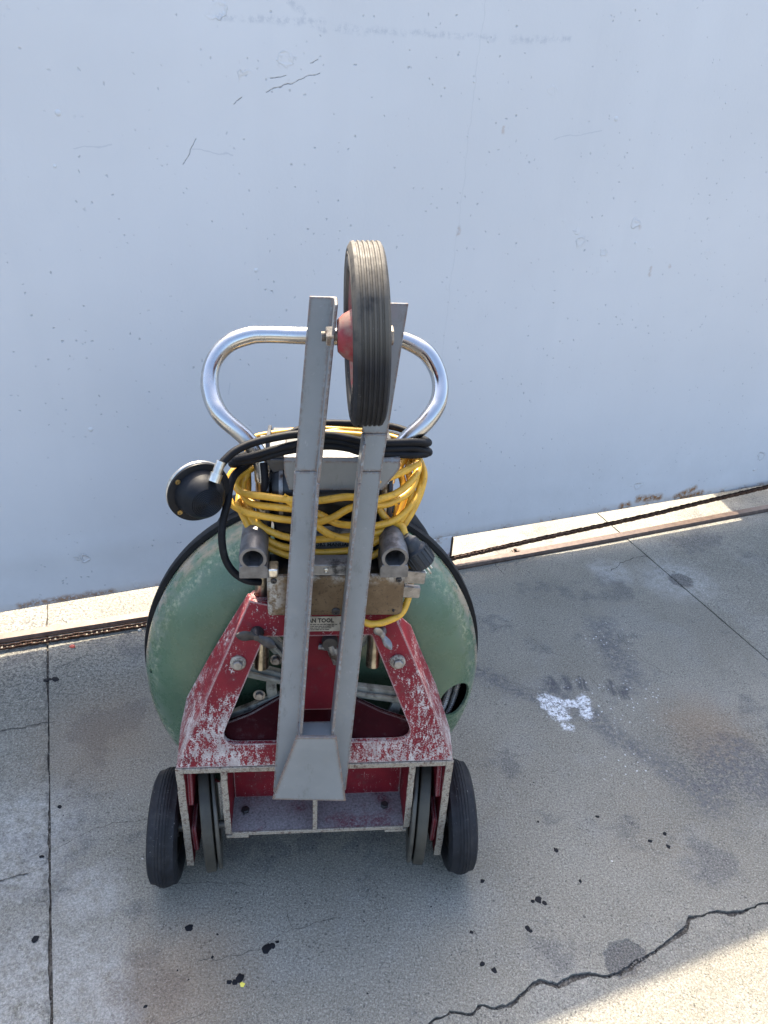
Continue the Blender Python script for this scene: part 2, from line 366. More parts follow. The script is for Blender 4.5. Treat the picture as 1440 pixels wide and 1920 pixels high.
def mat_tan():
    t = NT('rust_stained_plate')
    n = t.noise(22, 6, 0.7)
    x, y, z = t.sep()
    col = t.mix(t.ramp(n, 0.35, 0.65), (0.115, 0.072, 0.036), (0.18, 0.12, 0.065))
    light = t.mul(t.ramp(t.noise(34, 5, 0.75), 0.45, 0.6), t.mx(t.ramp(z, 0.662, 0.684), t.ramp(x, -0.035, -0.062)))
    col = t.mix(light, col, (0.42, 0.40, 0.36))
    bd = t.edge(0.008, 0.02, 0.2)
    sp = t.ramp(t.noise(150, 6, 0.8), 0.55, 0.60)
    col = t.mix(t.mx(t.mul(sp, 0.6), t.mul(t.mul(bd, t.ramp(t.noise(90, 4), 0.42, 0.55)), 0.9)), col, (0.035, 0.02, 0.015))
    t.set('Base Color', col).set('Roughness', 0.62).set('Metallic', 0.15)
    t.bump(n, 0.3, 0.001); return t.m

def mat_chrome():
    t = NT('chromed_tube')
    n = t.noise(90, 6, 0.8)
    p = t.mul(t.ramp(n, 0.60, 0.66), t.ramp(t.noise(13, 4), 0.46, 0.60))
    t.set('Base Color', t.mix(p, (0.52, 0.52, 0.52), (0.07, 0.06, 0.05)))
    t.set('Metallic', t.ramp(p, 0, 1, 1.0, 0.2)); t.set('Roughness', t.math('ADD', t.mul(p, 0.5), t.ramp(t.noise(30, 4), 0.3, 0.7, 0.14, 0.34)))
    t.bump(t.noise(60, 4), 0.06, 0.0008); return t.m

def mat_yellow():
    t = NT('yellow_cord_jacket')
    n = t.noise(60, 5, 0.7)
    col = t.mix(t.ramp(n, 0.3, 0.7), (0.60, 0.32, 0.030), (0.72, 0.41, 0.045))
    col = t.mix(t.mul(t.ramp(t.noise(150, 5, 0.8), 0.55, 0.66), 0.45), col, (0.16, 0.09, 0.02))
    col = t.mix(t.mul(t.ramp(t.noise(24, 4), 0.55, 0.75), 0.4), col, (0.26, 0.16, 0.03))
    t.set('Base Color', col).set('Roughness', 0.42); t.bump(n, 0.15, 0.0006); return t.m

def mat_rusty(name, a=(0.07, 0.035, 0.022), b=(0.19, 0.115, 0.075), rough=0.75, metal=0.2):
    t = NT(name); n = t.noise(55, 6, 0.75)
    t.set('Base Color', t.mix(t.ramp(n, 0.35, 0.65), a, b)).set('Roughness', rough).set('Metallic', metal)
    t.bump(n, 0.4, 0.001); return t.m

M = dict(
    concrete=mat_concrete(), gate=mat_gate(),
    dirt=simple('joint_dirt', (0.060, 0.055, 0.048), 0.95, var=0.6, scale=220, bump=0.9, dirt=(0.16, 0.15, 0.13), dirt_amt=0.5),
    soil=simple('distant_asphalt', (0.10, 0.098, 0.092), 0.95, var=0.3, scale=4, bump=0.3),
    red=mat_red('chipped_red_paint', 0.043), red_brushed=mat_red('brushed_thin_red_paint', 0.055, 1.0), red_in=mat_red('inner_red_paint', -0.10, 0.85), red_bare=mat_tray(),
    red_dark=mat_red('shaded_red_paint', -0.19, 0.17),  # red darkened so the colour holds the shade over the deck plate
    bare=simple('bare_cast_rim', (0.30, 0.265, 0.215), 0.6, 0.0, 0.35, 420, dirt=(0.12, 0.075, 0.06), dirt_amt=0.5, bump=0.3),
    drum=mat_drum(), black=simple('black_rubber_guard', (0.010, 0.011, 0.013), 0.55, 0, 0.3, 50, dirt=(0.04, 0.04, 0.04), dirt_amt=0.2, bump=0.2, spec=0.2),
    guard=simple('dark_grey_guard', (0.045, 0.048, 0.055), 0.45, 0.0, 0.15, 30, bump=0.1),
    cast=simple('grey_green_casting', (0.23, 0.24, 0.215), 0.50, 0.1, 0.3, 45, dirt=(0.045, 0.035, 0.03), dirt_amt=0.45, bump=0.5),
    tread=mat_tread('worn_black_rubber'), tread_top=mat_tread('dusty_black_rubber', True),
    idler=simple('flat_belt_grey', (0.040, 0.038, 0.030), 0.6, 0, 0.25, 40, dirt=(0.065, 0.062, 0.05), dirt_amt=0.5, bump=0.4),
    idler2=simple('flat_belt_rim', (0.065, 0.062, 0.052), 0.5, 0.1, 0.25, 40, bump=0.4),
    hubred=simple('red_wheel_rim', (0.27, 0.030, 0.038), 0.6, 0, 0.25, 40, dirt=(0.22, 0.13, 0.11), dirt_amt=0.6, bump=0.3),
    grey=mat_grey_steel(), grey_plate=mat_grey_steel('grey_foot_plate_paint', 0.0080, 0.34), tan=mat_tan(), chrome=mat_chrome(), yellow=mat_yellow(),
    hose=simple('black_hose', (0.006, 0.007, 0.010), 0.58, 0, 0.25, 60, dirt=(0.025, 0.025, 0.028), dirt_amt=0.05, spec=0.18),
    bellows=simple('black_bellows_rubber', (0.007, 0.009, 0.013), 0.48, 0, 0.2, 60, bump=0.1, spec=0.2),
    zinc=simple('zinc_fitting', (0.62, 0.60, 0.55), 0.30, 0.9, 0.2, 90, dirt=(0.22, 0.17, 0.11), dirt_amt=0.3, bump=0.2),
    brass=simple('brass_screw', (0.24, 0.17, 0.07), 0.35, 0.9, 0.2, 90),
    alu=simple('worn_cast_aluminium', (0.15, 0.15, 0.155), 0.42, 0.5, 0.25, 60, dirt=(0.10, 0.09, 0.085), dirt_amt=0.4, bump=0.4),
    steel=simple('dull_steel', (0.26, 0.25, 0.24), 0.42, 0.7, 0.25, 80, dirt=(0.08, 0.05, 0.035), dirt_amt=0.4, bump=0.3),
    darksteel=simple('dark_bolt_steel', (0.055, 0.052, 0.052), 0.45, 0.5, 0.3, 80, bump=0.3),
    motor=simple('oily_black_motor', (0.012, 0.012, 0.014), 0.32, 0.1, 0.4, 60, dirt=(0.07, 0.065, 0.06), dirt_amt=0.35, bump=0.5),
    label=simple('metal_label', (0.36, 0.34, 0.29), 0.45, 0.3, 0.15, 60, dirt=(0.16, 0.13, 0.10), dirt_amt=0.3),
    silver=simple('silver_warning_label', (0.26, 0.265, 0.27), 0.40, 0.5, 0.2, 60, dirt=(0.05, 0.05, 0.05), dirt_amt=0.35),
    ink=simple('black_print', (0.015, 0.015, 0.015), 0.5),
    spring=simple('steel_spring_cable', (0.40, 0.38, 0.35), 0.35, 0.8, 0.25, 70),
    inside=simple('shaded_inside_black', (0.012, 0.012, 0.011), 0.8),  # near black puts shade into the drum and behind the tray window
    rail=mat_rusty('polished_rust_rail', (0.060, 0.036, 0.026), (0.105, 0.070, 0.052), 0.5, 0.3),
    chain=mat_rusty('rusty_chain', (0.035, 0.018, 0.012), (0.12, 0.06, 0.035), 0.6, 0.5),
    post=simple('rough_shadow_post', (0.35, 0.34, 0.33), 0.9, 0, 0.2, 20, bump=0.4),
    postm=simple('tarnished_post', (0.30, 0.28, 0.23), 0.30, 1.0, 0.3, 60, dirt=(0.12, 0.09, 0.06), dirt_amt=0.4),
    gritm=simple('dull_grit', (0.20, 0.185, 0.16), 0.95, var=0.5, scale=300),
    plugm=simple('dark_plug_plastic', (0.022, 0.026, 0.032), 0.45, 0, 0.2, 60, dirt=(0.07, 0.07, 0.075), dirt_amt=0.3, spec=0.35),
    rustynut=simple('grimy_nut', (0.34, 0.30, 0.24), 0.55, 0.3, 0.35, 120, dirt=(0.12, 0.06, 0.035), dirt_amt=0.6, bump=0.4),
    drip=simple('dried_tar', (0.010, 0.011, 0.014), 0.65, var=0.3, spec=0.15), yfleck=simple('yellow_paint_fleck', (0.75, 0.66, 0.10), 0.5),
    scrap=simple('red_scrap', (0.55, 0.10, 0.06), 0.6), stone=simple('grey_pebble', (0.42, 0.40, 0.36), 0.9, 0, 0.3, 80, bump=0.5),
)

# ------------------------------------------------------------ mesh helpers
def obj(name, bm, mat, parent=None, bevel=0.0, seg=2, smooth=40, label=None, recalc=True):
    if recalc: bmesh.ops.recalc_face_normals(bm, faces=bm.faces)
    me = bpy.data.meshes.new(name); bm.to_mesh(me); bm.free()
    for m in (mat if isinstance(mat, (list, tuple)) else [mat]): me.materials.append(m)
    if smooth:
        for p in me.polygons: p.use_smooth = True
        me.set_sharp_from_angle(angle=radians(smooth))
    o = bpy.data.objects.new(name, me); C.objects.link(o)
    if parent: o.parent = parent
    if bevel:
        b = o.modifiers.new('bevel', 'BEVEL'); b.width = bevel; b.segments = seg
        b.limit_method = 'ANGLE'; b.angle_limit = radians(35); b.harden_normals = False
    if label: o['label'] = label
    return o
def empty(name, label, cat, group=None, loc=(0, 0, 0), rot=0.0):
    o = bpy.data.objects.new(name, None); C.objects.link(o); o.location = loc; o.rotation_euler = (0, 0, rot)
    o.empty_display_size = 0.1
    tag(o, label, cat, group); return o
def tag(o, label, cat, group=None):
    o['label'] = label; o['category'] = cat
    if group: o['group'] = group
    return o
ID = lambda x, y, z: Vector((x, y, z))
def box(bm, x0, x1, y0, y1, z0, z1, fn=ID, mi=0):
    vs = [bm.verts.new(fn(x, y, z)) for z in (z0, z1) for y in (y0, y1) for x in (x0, x1)]
    for f in ((0, 2, 3, 1), (4, 5, 7, 6), (0, 1, 5, 4), (2, 6, 7, 3), (0, 4, 6, 2), (1, 3, 7, 5)):
        bm.faces.new([vs[i] for i in f]).material_index = mi
def prism(bm, loops, w0, w1, fn, mi=0):
    """loops: outer polygon then holes, in (a,b); extruded between w0 and w1 (numbers or functions of a,b)"""
    pts = [p for lp in loops for p in lp]
    g0 = (lambda a, b: w0) if not callable(w0) else w0
    g1 = (lambda a, b: w1) if not callable(w1) else w1
    A = [bm.verts.new(fn(a, b, g0(a, b))) for a, b in pts]
    B = [bm.verts.new(fn(a, b, g1(a, b))) for a, b in pts]
    if len(loops) == 1:
        bm.faces.new(A).material_index = mi; bm.faces.new(B[::-1]).material_index = mi
    else:
        for tri in tessellate_polygon([[Vector((a, b, 0)) for a, b in lp] for lp in loops]):
            bm.faces.new([A[i] for i in tri]).material_index = mi
            bm.faces.new([B[i] for i in tri][::-1]).material_index = mi
    k = 0
    for lp in loops:
        n = len(lp)
        for i in range(n):
            j = (i+1) % n
            bm.faces.new([A[k+i], A[k+j], B[k+j], B[k+i]]).material_index = mi
        k += n
def rounded(poly, r, n=4):
    out = []; N = len(poly)
    for i, p in enumerate(poly):
        rr = r[i] if isinstance(r, (list, tuple)) else r
        p = Vector(p); a = Vector(poly[i-1]); b = Vector(poly[(i+1) % N])
        if rr <= 0: out.append(tuple(p)); continue
        u = (a-p).normalized(); v = (b-p).normalized(); ang = u.angle(v)
        t = min(rr/math.tan(ang/2), (a-p).length*0.48, (b-p).length*0.48)
        p0 = p+u*t; p1 = p+v*t
        for k in range(n+1):
            s = k/n; out.append(tuple((1-s)**2*p0+2*s*(1-s)*p+s*s*p1))
    return out
def spline(pts, k=8, closed=False):
    P = [Vector(p) for p in pts]; out = []; n = len(P)
    rng = range(n if closed else n-1)
    for i in rng:
        if closed: a, b, c, d = P[(i-1) % n], P[i], P[(i+1) % n], P[(i+2) % n]
        else: a, b, c, d = P[max(i-1, 0)], P[i], P[i+1], P[min(i+2, n-1)]
        for j in range(k):
            t = j/k
            out.append(0.5*((2*b)+(-a+c)*t+(2*a-5*b+4*c-d)*t*t+(-a+3*b-3*c+d)*t**3))
    if not closed: out.append(P[-1])
    return out
def tube(bm, path, r, n=12, closed=False, cap=True, mi=0):
    path = [Vector(p) for p in path]; N = len(path); rings = []
    t0 = (path[1]-path[0]).normalized()
    up = Vector((0, 0, 1)) if abs(t0.z) < 0.9 else Vector((1, 0, 0))
    u = t0.cross(up).normalized()
    for i in range(N):
        t = (path[min(i+1, N-1)]-path[max(i-1, 0)]).normalized() if not closed else (path[(i+1) % N]-path[i-1]).normalized()
        u = (u-t*u.dot(t)).normalized(); v = t.cross(u)
        rr = r(i/(N-1)) if callable(r) else r
        rings.append([bm.verts.new(path[i]+(u*cos(2*pi*k/n)+v*sin(2*pi*k/n))*rr) for k in range(n)])
    for i in range(N if closed else N-1):
        a, b = rings[i], rings[(i+1) % N]
        for k in range(n):
            bm.faces.new([a[k], a[(k+1) % n], b[(k+1) % n], b[k]]).material_index = mi
    if cap and not closed:
        bm.faces.new(rings[0][::-1]).material_index = mi; bm.faces.new(rings[-1]).material_index = mi
def basis(axis):
    axis = Vector(axis).normalized(); up = Vector((0, 0, 1)) if abs(axis.z) < 0.9 else Vector((0, 1, 0))
    u = up.cross(axis).normalized(); return u, axis.cross(u).normalized(), axis
def lathe(bm, prof, n, org, axis, mi=0, mis=None, a0=0.0, closed_prof=False):
    """prof: (radius, distance along axis)"""
    u, v, w = basis(axis); org = Vector(org); rings = []
    for r, h in prof:
        if r < 1e-6: rings.append([bm.verts.new(org+w*h)])
        else: rings.append([bm.verts.new(org+w*h+(u*cos(a0+2*pi*k/n)+v*sin(a0+2*pi*k/n))*r) for k in range(n)])
    m = len(prof)
    for i in range(m if closed_prof else m-1):
        a, b = rings[i], rings[(i+1) % m]; q = mis[i] if mis else mi
        for k in range(n):
            f = [a[k % len(a)], a[(k+1) % len(a)], b[(k+1) % len(b)], b[k % len(b)]]
            f = list(dict.fromkeys(f))
            if len(f) > 2: bm.faces.new(f).material_index = q
def hexbolt(bm, p, axis, r, h, washer=0.0, mi=0):
    if washer: lathe(bm, [(0, 0), (washer, 0), (washer, 0.0018), (0, 0.0018)], 20, p, axis, mi)
    lathe(bm, [(0, 0.0), (r, 0.0), (r, h*0.85), (r*0.86, h), (0, h)], 6, p, axis, mi, a0=0.3)
def new(): return bmesh.new()
def boolean(o, cutters):
    for c in cutters:
        m = o.modifiers.new('cut', 'BOOLEAN'); m.operation = 'DIFFERENCE'; m.solver = 'EXACT'; m.object = c
    bpy.context.view_layer.update()
    me = bpy.data.meshes.new_from_object(o.evaluated_get(bpy.context.evaluated_depsgraph_get()))
    o.modifiers.clear(); o.data = me
    for p in me.polygons: p.use_smooth = True
    me.set_sharp_from_angle(angle=radians(35))
    for c in cutters: bpy.data.objects.remove(c, do_unlink=True)
def text(name, s, size, mat, parent, org, xa, ya, off=0.0, squash=1.0, ext=0.0002):
    cu = bpy.data.curves.new(name, 'FONT'); cu.body = s; cu.size = size; cu.offset = off; cu.extrude = ext; cu.resolution_u = 2
    tmp = bpy.data.objects.new(name, cu); C.objects.link(tmp); bpy.context.view_layer.update()
    me = bpy.data.meshes.new_from_object(tmp.evaluated_get(bpy.context.evaluated_depsgraph_get()))
    bpy.data.objects.remove(tmp, do_unlink=True)
    xa = Vector(xa).normalized(); ya = Vector(ya).normalized(); za = xa.cross(ya); org = Vector(org)
    for v in me.vertices:
        c = v.co.copy(); v.co = org+xa*c.x*squash+ya*c.y+za*c.z
    me.materials.append(mat); o = bpy.data.objects.new(name, me); C.objects.link(o); o.parent = parent; return o

# ------------------------------------------------------------ yard coordinates: s along the gate, d from the gate towards the camera
GS = Vector((0.924, 0.382, 0)).normalized(); GD = Vector((0.382, -0.924, 0)).normalized(); G0 = Vector((0.2, 2.0, 0))
def yd(s, d, z=0.0): p = G0+GS*s+GD*d; return Vector((p.x, p.y, z))

# ground
bm = new()
box(bm, -60, 60, -60, 60, -0.30, -0.10)
g = obj('ground', bm, M['soil'], smooth=0); g['kind'] = 'structure'
bm = new(); box(bm, -5.0, 6.0, -2.6, 5.2, -0.06, -0.0055, fn=lambda a, b, c: yd(a, b, c))
pav = obj('pavement', bm, M['dirt'], smooth=0); pav['kind'] = 'structure'
rj = random.Random(3)
def jag(p, q, amp, step=0.02, amp2=0.0012, seed=0):
    """points from p towards q (q excluded) with a small ragged offset"""
    p = Vector(p); q = Vector(q); L = (q-p).length; n = max(1, int(L/step)); nrm = Vector((-(q-p).y, (q-p).x)).normalized(); out = []
    for i in range(n):
        c = p+(q-p)*(i/n)
        o = (noise.noise(Vector((c.x*9+seed, c.y*9, seed)))*amp+noise.noise(Vector((c.x*60, c.y*60+seed, 3)))*amp2) if i else 0
        out.append(tuple(c+nrm*o))
    return out
crack = [(-1.15, 1.262), (-1.0, 1.25), (-0.90, 1.262), (-0.76, 1.235), (-0.66, 1.222), (-0.58, 1.21), (-0.544, 1.205), (-0.521, 1.217), (-0.489, 1.215), (-0.471, 1.225), (-0.432, 1.227), (-0.408, 1.216), (-0.378, 1.209), (-0.351, 1.229),
         (-0.328, 1.226), (-0.3, 1.225), (-0.266, 1.241), (-0.237, 1.245), (-0.218, 1.243), (-0.187, 1.238), (-0.155, 1.234), (-0.125, 1.229), (-0.089, 1.223), (-0.066, 1.214), (-0.05, 1.203),
         (-0.028, 1.208), (0.005, 1.21), (0.027, 1.222), (0.063, 1.227), (0.115, 1.227), (0.25, 1.245), (0.40, 1.225), (0.52, 1.25), (0.645, 1.24)]
def cside(sgn, seed):
    pts = []
    for i, (a, b) in enumerate(zip(crack[:-1], crack[1:])):
        n = max(2, int((Vector(b)-Vector(a)).length/0.006))
        for k in range(n):
            f = k/n; s = a[0]+(b[0]-a[0])*f; d = a[1]+(b[1]-a[1])*f
            w = 0.0016+0.0042*max(0, noise.noise(Vector((s*17, 1, 4)))+0.25)
            w += 0.0028*max(0, 1-abs(s+0.35)/0.07)+0.003*max(0, 1-abs(s+0.08)/0.06)+0.002*max(0, 1-abs(s+0.27)/0.06)
            pts.append((s, d+sgn*w+noise.noise(Vector((s*150, seed, 0)))*0.0028+noise.noise(Vector((s*48, 9, 0)))*0.0050))
    pts.append((crack[-1][0], crack[-1][1]+sgn*0.0015)); return pts
JW = 0.0018
up_side = cside(-1, 1.0); dn_side = cside(1, 2.0)
slabs = [
    jag((-1.153+JW, -2.4), (0.648-JW, -2.4), 0)+jag((0.648-JW, -2.4), (0.648-JW, 1.238), 0.001, seed=2)+up_side[::-1]+jag((-1.153+JW, up_side[0][1]), (-1.153+JW, -2.4), 0.001, amp2=0.0012, seed=5),
    dn_side+jag((0.648-JW, 1.243), (0.648-JW, 5.0), 0.001, seed=2)+[(0.648-JW, 5.0), (-1.153+JW, 5.0)]+jag((-1.153+JW, 4.99), (-1.153+JW, dn_side[0][1]), 0.001, seed=5),
    [(-4.8, -2.4)]+jag((-1.153-JW*1.6, -2.4), (-1.153-JW*1.6, 5.0), 0.004, 0.012, 0.003, seed=8)+[(-1.153-JW, 5.0), (-4.8, 5.0)],
    [(5.8, 5.0)]+jag((0.648+JW*0.8, 5.0), (0.648+JW*0.8, -2.4), 0.002, 0.02, 0.0015, seed=11)+[(0.648+JW, -2.4), (5.8, -2.4)],
]
for i, poly in enumerate(slabs):
    bm = new()
    dz = (0, -0.0006, -0.0015, 0.0012)[i]
    pts = [Vector((a, b, 0)) for a, b in poly]
    A = [bm.verts.new(yd(a, b, dz)) for a, b in poly]; B = [bm.verts.new(yd(a, b, -0.05)) for a, b in poly]
    for tri in tessellate_polygon([pts]):
        try: bm.faces.new([A[k] for k in tri])
        except ValueError: pass
    n = len(poly)
    for k in range(n): bm.faces.new([A[k], A[(k+1) % n], B[(k+1) % n], B[k]])
    obj('concrete_slab' if i == 0 else 'concrete_slab.%03d' % i, bm, M['concrete'], pav, smooth=0)
# grit lying in the joints and on the sill, too small to count
bm = new(); r2 = random.Random(5)
def grit(s, d, sz, z=0.0):
    p = yd(s, d, z); k = []
    for q in range(6):
        a = q*pi/3+r2.random(); k.append(bm.verts.new(p+Vector((cos(a)*sz*r2.uniform(.6, 1), sin(a)*sz*r2.uniform(.6, 1), -sz*.2))))
    t = bm.verts.new(p+Vector((0, 0, sz*r2.uniform(.4, .8))))
    for q in range(6): bm.faces.new([k[q], k[(q+1) % 6], t])
for i in range(500): grit(r2.uniform(-1.7, 1.7), 0.072+abs(r2.gauss(0, 0.012)), r2.uniform(.0006, .0022))
for i in range(120): grit(-1.153+r2.gauss(0, 0.004), r2.uniform(0.0, 1.3), r2.uniform(.0008, .0026), -0.001)
for i in range(260): grit(0.648+r2.gauss(0, 0.003), r2.uniform(0.05, 0.9), r2.uniform(.0006, .002), 0)
for i in range(200):
    c = crack[r2.randrange(5, 30)]; grit(c[0]+r2.uniform(-.02, .02), c[1]+r2.gauss(0, .003), r2.uniform(.0008, .0026), -0.004)
for i in range(240): grit(-0.195+r2.gauss(0, .018), 1.222+r2.gauss(0, .010), r2.uniform(.001, .003), -0.0005)
for i in range(500): grit(r2.uniform(-1.2, 1.1), r2.uniform(-0.1, 1.5), r2.uniform(.0004, .0012))
gr = obj('grit', bm, M['gritm'], smooth=0); gr['kind'] = 'stuff'; gr['label'] = 'fine grit in the pavement joints and along the rail'; gr['category'] = 'grit'

# old drips, hairline cracks and rubs: thin raised or inlaid films lying on the slabs
def blob(bm, x, y, r, z, seed, el=1.0, ang=0.0, h=0.0006):
    n = 18; ring = []
    for k in range(n):
        a = 2*pi*k/n; rr = r*(1+0.38*noise.noise(Vector((cos(a)*1.3+seed, sin(a)*1.3, seed*0.7)))+0.12*noise.noise(Vector((cos(a)*4, sin(a)*4+seed, 2))))
        px, py = rr*cos(a)*el, rr*sin(a)/el
        ring.append(bm.verts.new((x+px*cos(ang)-py*sin(ang), y+px*sin(ang)+py*cos(ang), z)))
    inn = [bm.verts.new(((v.co.x-x)*.7+x, (v.co.y-y)*.7+y, z+h)) for v in ring]
    for k in range(n): bm.faces.new([ring[k], ring[(k+1) % n], inn[(k+1) % n], inn[k]])
    bm.faces.new(inn)
drops = [(-0.302, 0.793, 0.008), (-0.160, 0.765, 0.010), (-0.150, 0.771, 0.0055), (-0.143, 0.778, 0.0035), (-0.196, 0.713, 0.0085), (-0.204, 0.705, 0.0055), (-0.213, 0.705, 0.005),
         (0.333, 0.886, 0.008), (0.344, 0.880, 0.0055), (0.322, 0.883, 0.0045), (0.305, 0.830, 0.0055), (0.309, 0.825, 0.0045), (0.217, 0.760, 0.005), (0.237, 0.750, 0.006), (0.202, 0.816, 0.004), (0.230, 0.918, 0.005),
         (0.384, 0.995, 0.006), (0.485, 1.081, 0.0045), (0.617, 1.049, 0.005), (0.616, 1.019, 0.005), (0.582, 1.029, 0.005), (0.357, 1.06, 0.003), (-0.625, 1.028, 0.0055),
         (-0.615, 0.915, 0.0045), (-0.561, 0.757, 0.007), (-0.777, 1.389, 0.010), (-0.795, 1.386, 0.010), (0.42, 0.93, 0.004), (-0.25, 0.785, .0025), (-0.34, 0.66, .0035), (-0.25, 0.745, .003), (0.02, 0.70, .002), (0.13, 0.86, .002)]
bm = new()
for i, (x, y, r) in enumerate(drops): blob(bm, x, y, r*0.85, 0.0002, i*1.7, 1.15, i*1.1)
rr_ = random.Random(77)
for i in range(60): blob(bm, rr_.uniform(-.9, 1.1), rr_.uniform(.62, 1.7), rr_.uniform(.0006, .0018), 0.0002, i*.9+40, 1.2, i, 0.0003)
o = obj('dried_drips', bm, M['drip'], smooth=30); tag(o, 'dark dried drips and spots scattered over the concrete', 'drips'); o['kind'] = 'stuff'
bm = new(); blob(bm, -0.190, 0.702, 0.0042, 0.0009, 3.0); tag(obj('yellow_fleck', bm, M['yfleck'], smooth=30), 'tiny yellow fleck beside the dark drips in the foreground', 'fleck')
bm = new()
def hair(line, w, z=0.00035):
    P = []
    for a, b in zip(line[:-1], line[1:]):
        n = max(2, int((Vector(b)-Vector(a)).length/0.004))
        for k in range(n): P.append(Vector(a).lerp(Vector(b), k/n))
    P.append(Vector(line[-1])); Q = []
    for p in P: Q.append(p+Vector((noise.noise(Vector((p.x*45, p.y*45, 1))), noise.noise(Vector((p.x*45, p.y*45, 8)))))*0.006+Vector((noise.noise(Vector((p.x*190, p.y*190, 1))), noise.noise(Vector((p.x*190, p.y*190, 8)))))*0.0016)
    prev = None; N = len(Q)
    for i, p in enumerate(Q):
        t = (Q[min(i+1, N-1)]-Q[max(i-1, 0)]).normalized(); nn = Vector((-t.y, t.x))
        ww = w*(0.35+0.9*abs(noise.noise(Vector((p.x*60, p.y*60, 4)))))*min(1, (i+1)/4, (N-i)/4)
        cur = (bm.verts.new((p.x+nn.x*ww, p.y+nn.y*ww, z)), bm.verts.new((p.x-nn.x*ww, p.y-nn.y*ww, z)))
        if prev: bm.faces.new([prev[0], prev[1], cur[1], cur[0]])
        prev = cur
for line in [[(-0.599, 0.925), (-0.553, 0.973), (-0.507, 0.995), (-0.40, 1.02), (-0.36, 1.04)], [(0.23, 1.53), (0.32, 1.49), (0.413, 1.44), (0.47, 1.37)],
             [(-0.135, 0.84), (-0.122, 0.799), (-0.072, 0.817), (-0.04, 0.83)], [(-0.122, 0.799), (-0.20, 0.75), (-0.28, 0.735)], [(-0.33, 0.62), (-0.27, 0.645), (-0.24, 0.66)], [(-0.36, 0.875), (-0.20, 0.884)],
             [(0.66, 1.72), (0.70, 1.60), (0.78, 1.52)], [(0.26, 1.25), (0.33, 1.235), (0.36, 1.24)], [(0.42, 1.66), (0.46, 1.60), (0.53, 1.58)], [(0.55, 1.52), (0.58, 1.45)]]: hair(line, 0.00075)
for line in [[(-0.74, 0.853), (-0.671, 0.862), (-0.62, 0.88)], [(0.815, 2.09), (0.90, 2.115), (1.0, 2.14), (1.083, 2.166), (1.2, 2.20), (1.40, 2.29)], [(1.083, 2.166), (1.112, 2.150), (1.17, 2.13), (1.272, 2.154), (1.42, 2.15)],
             [(0.72, 2.0), (0.76, 2.05), (0.815, 2.09)], [(-0.90, 1.19), (-0.80, 1.23), (-0.72, 1.255)], [(-0.80, 1.43), (-0.76, 1.45), (-0.73, 1.49)], [(0.35, 2.02), (0.38, 1.95)], [(-0.85, 1.62), (-0.80, 1.57)]]: hair(line, 0.0020)
o = obj('hairline_cracks', bm, M['dirt'], smooth=0); tag(o, 'fine hairline cracks running across the concrete slabs', 'cracks'); o['kind'] = 'stuff'

# ------------------------------------------------------------ sliding gate
gate = empty('sliding_gate', 'large pale blue-grey painted steel sheet gate behind the machine', 'gate')
bm = new(); NS, NZ = 220, 70; Z0, Z1 = 0.086, 1.60
def gz(s): return Z0+0.009+0.003*sin(s*1.7+0.6)
vf = []
for j in range(NZ+1):
    row = []
    for i in range(NS+1):
        s = -3.2+6.4*i/NS; z = gz(s)+(Z1-gz(s))*j/NZ
        dd = 0.0035*noise.noise(Vector((s*2.2, z*1.4, 1)))+0.0016*noise.noise(Vector((s*6, z*4, 7)))
        dd += 0.0025*math.exp(-((z-0.24)/0.03)**2)*math.exp(-((s+1.0)/0.35)**2)
        dd += 0.0022*math.exp(-((z-0.20)/0.012)**2)*math.exp(-((s-0.40)/0.06)**2)
        row.append(bm.verts.new((s, -dd, z)))
    vf.append(row)
for j in range(NZ):
    for i in range(NS): bm.faces.new([vf[j][i], vf[j][i+1], vf[j+1][i+1], vf[j+1][i]])
bk = [bm.verts.new((s, 0.004, z)) for s, z in ((-3.2, Z0), (3.2, Z0), (3.2, Z1), (-3.2, Z1))]
bm.faces.new(bk[::-1])
bm.faces.new([vf[0][i] for i in range(NS, -1, -1)]+[bk[0], bk[1]])
bm.faces.new([vf[NZ][i] for i in range(NS+1)]+[bk[2], bk[3]])
bm.faces.new([vf[j][0] for j in range(NZ+1)]+[bk[3], bk[0]]); bm.faces.new([vf[j][NS] for j in range(NZ, -1, -1)]+[bk[1], bk[2]])
# gate parts live in gate coordinates: x along, y away from the camera, z up
gate.location = G0; gate.rotation_euler = (0, 0, atan2(GS.y, GS.x))
obj('steel_sheet', bm, M['gate'], gate, smooth=60)
bm = new(); box(bm, -3.2, 3.2, 0.006, 0.046, 0.170, 0.215); box(bm, -3.2, 3.2, 0.006, 0.046, 1.55, 1.6); obj('bottom_channel', bm, M['gate'], gate, smooth=0)
for x in (-3.17, -1.6, 0.0, 1.6, 3.12):
    bm = new(); box(bm, x, x+0.05, 0.0065, 0.045, 0.216, 1.549); obj('frame_upright', bm, M['gate'], gate, smooth=0)
bm = new(); box(bm, -0.075, 0.0135, -0.001, 0.055, 0.006, 0.0935); o = obj('wheel_housing', bm, M['gate'], gate, bevel=0.002, smooth=0)
bm = new(); box(bm, 0.0142, 0.0185, -0.004, 0.045, 0.004, 0.088); obj('housing_flange', bm, M['rail'], gate, smooth=0)
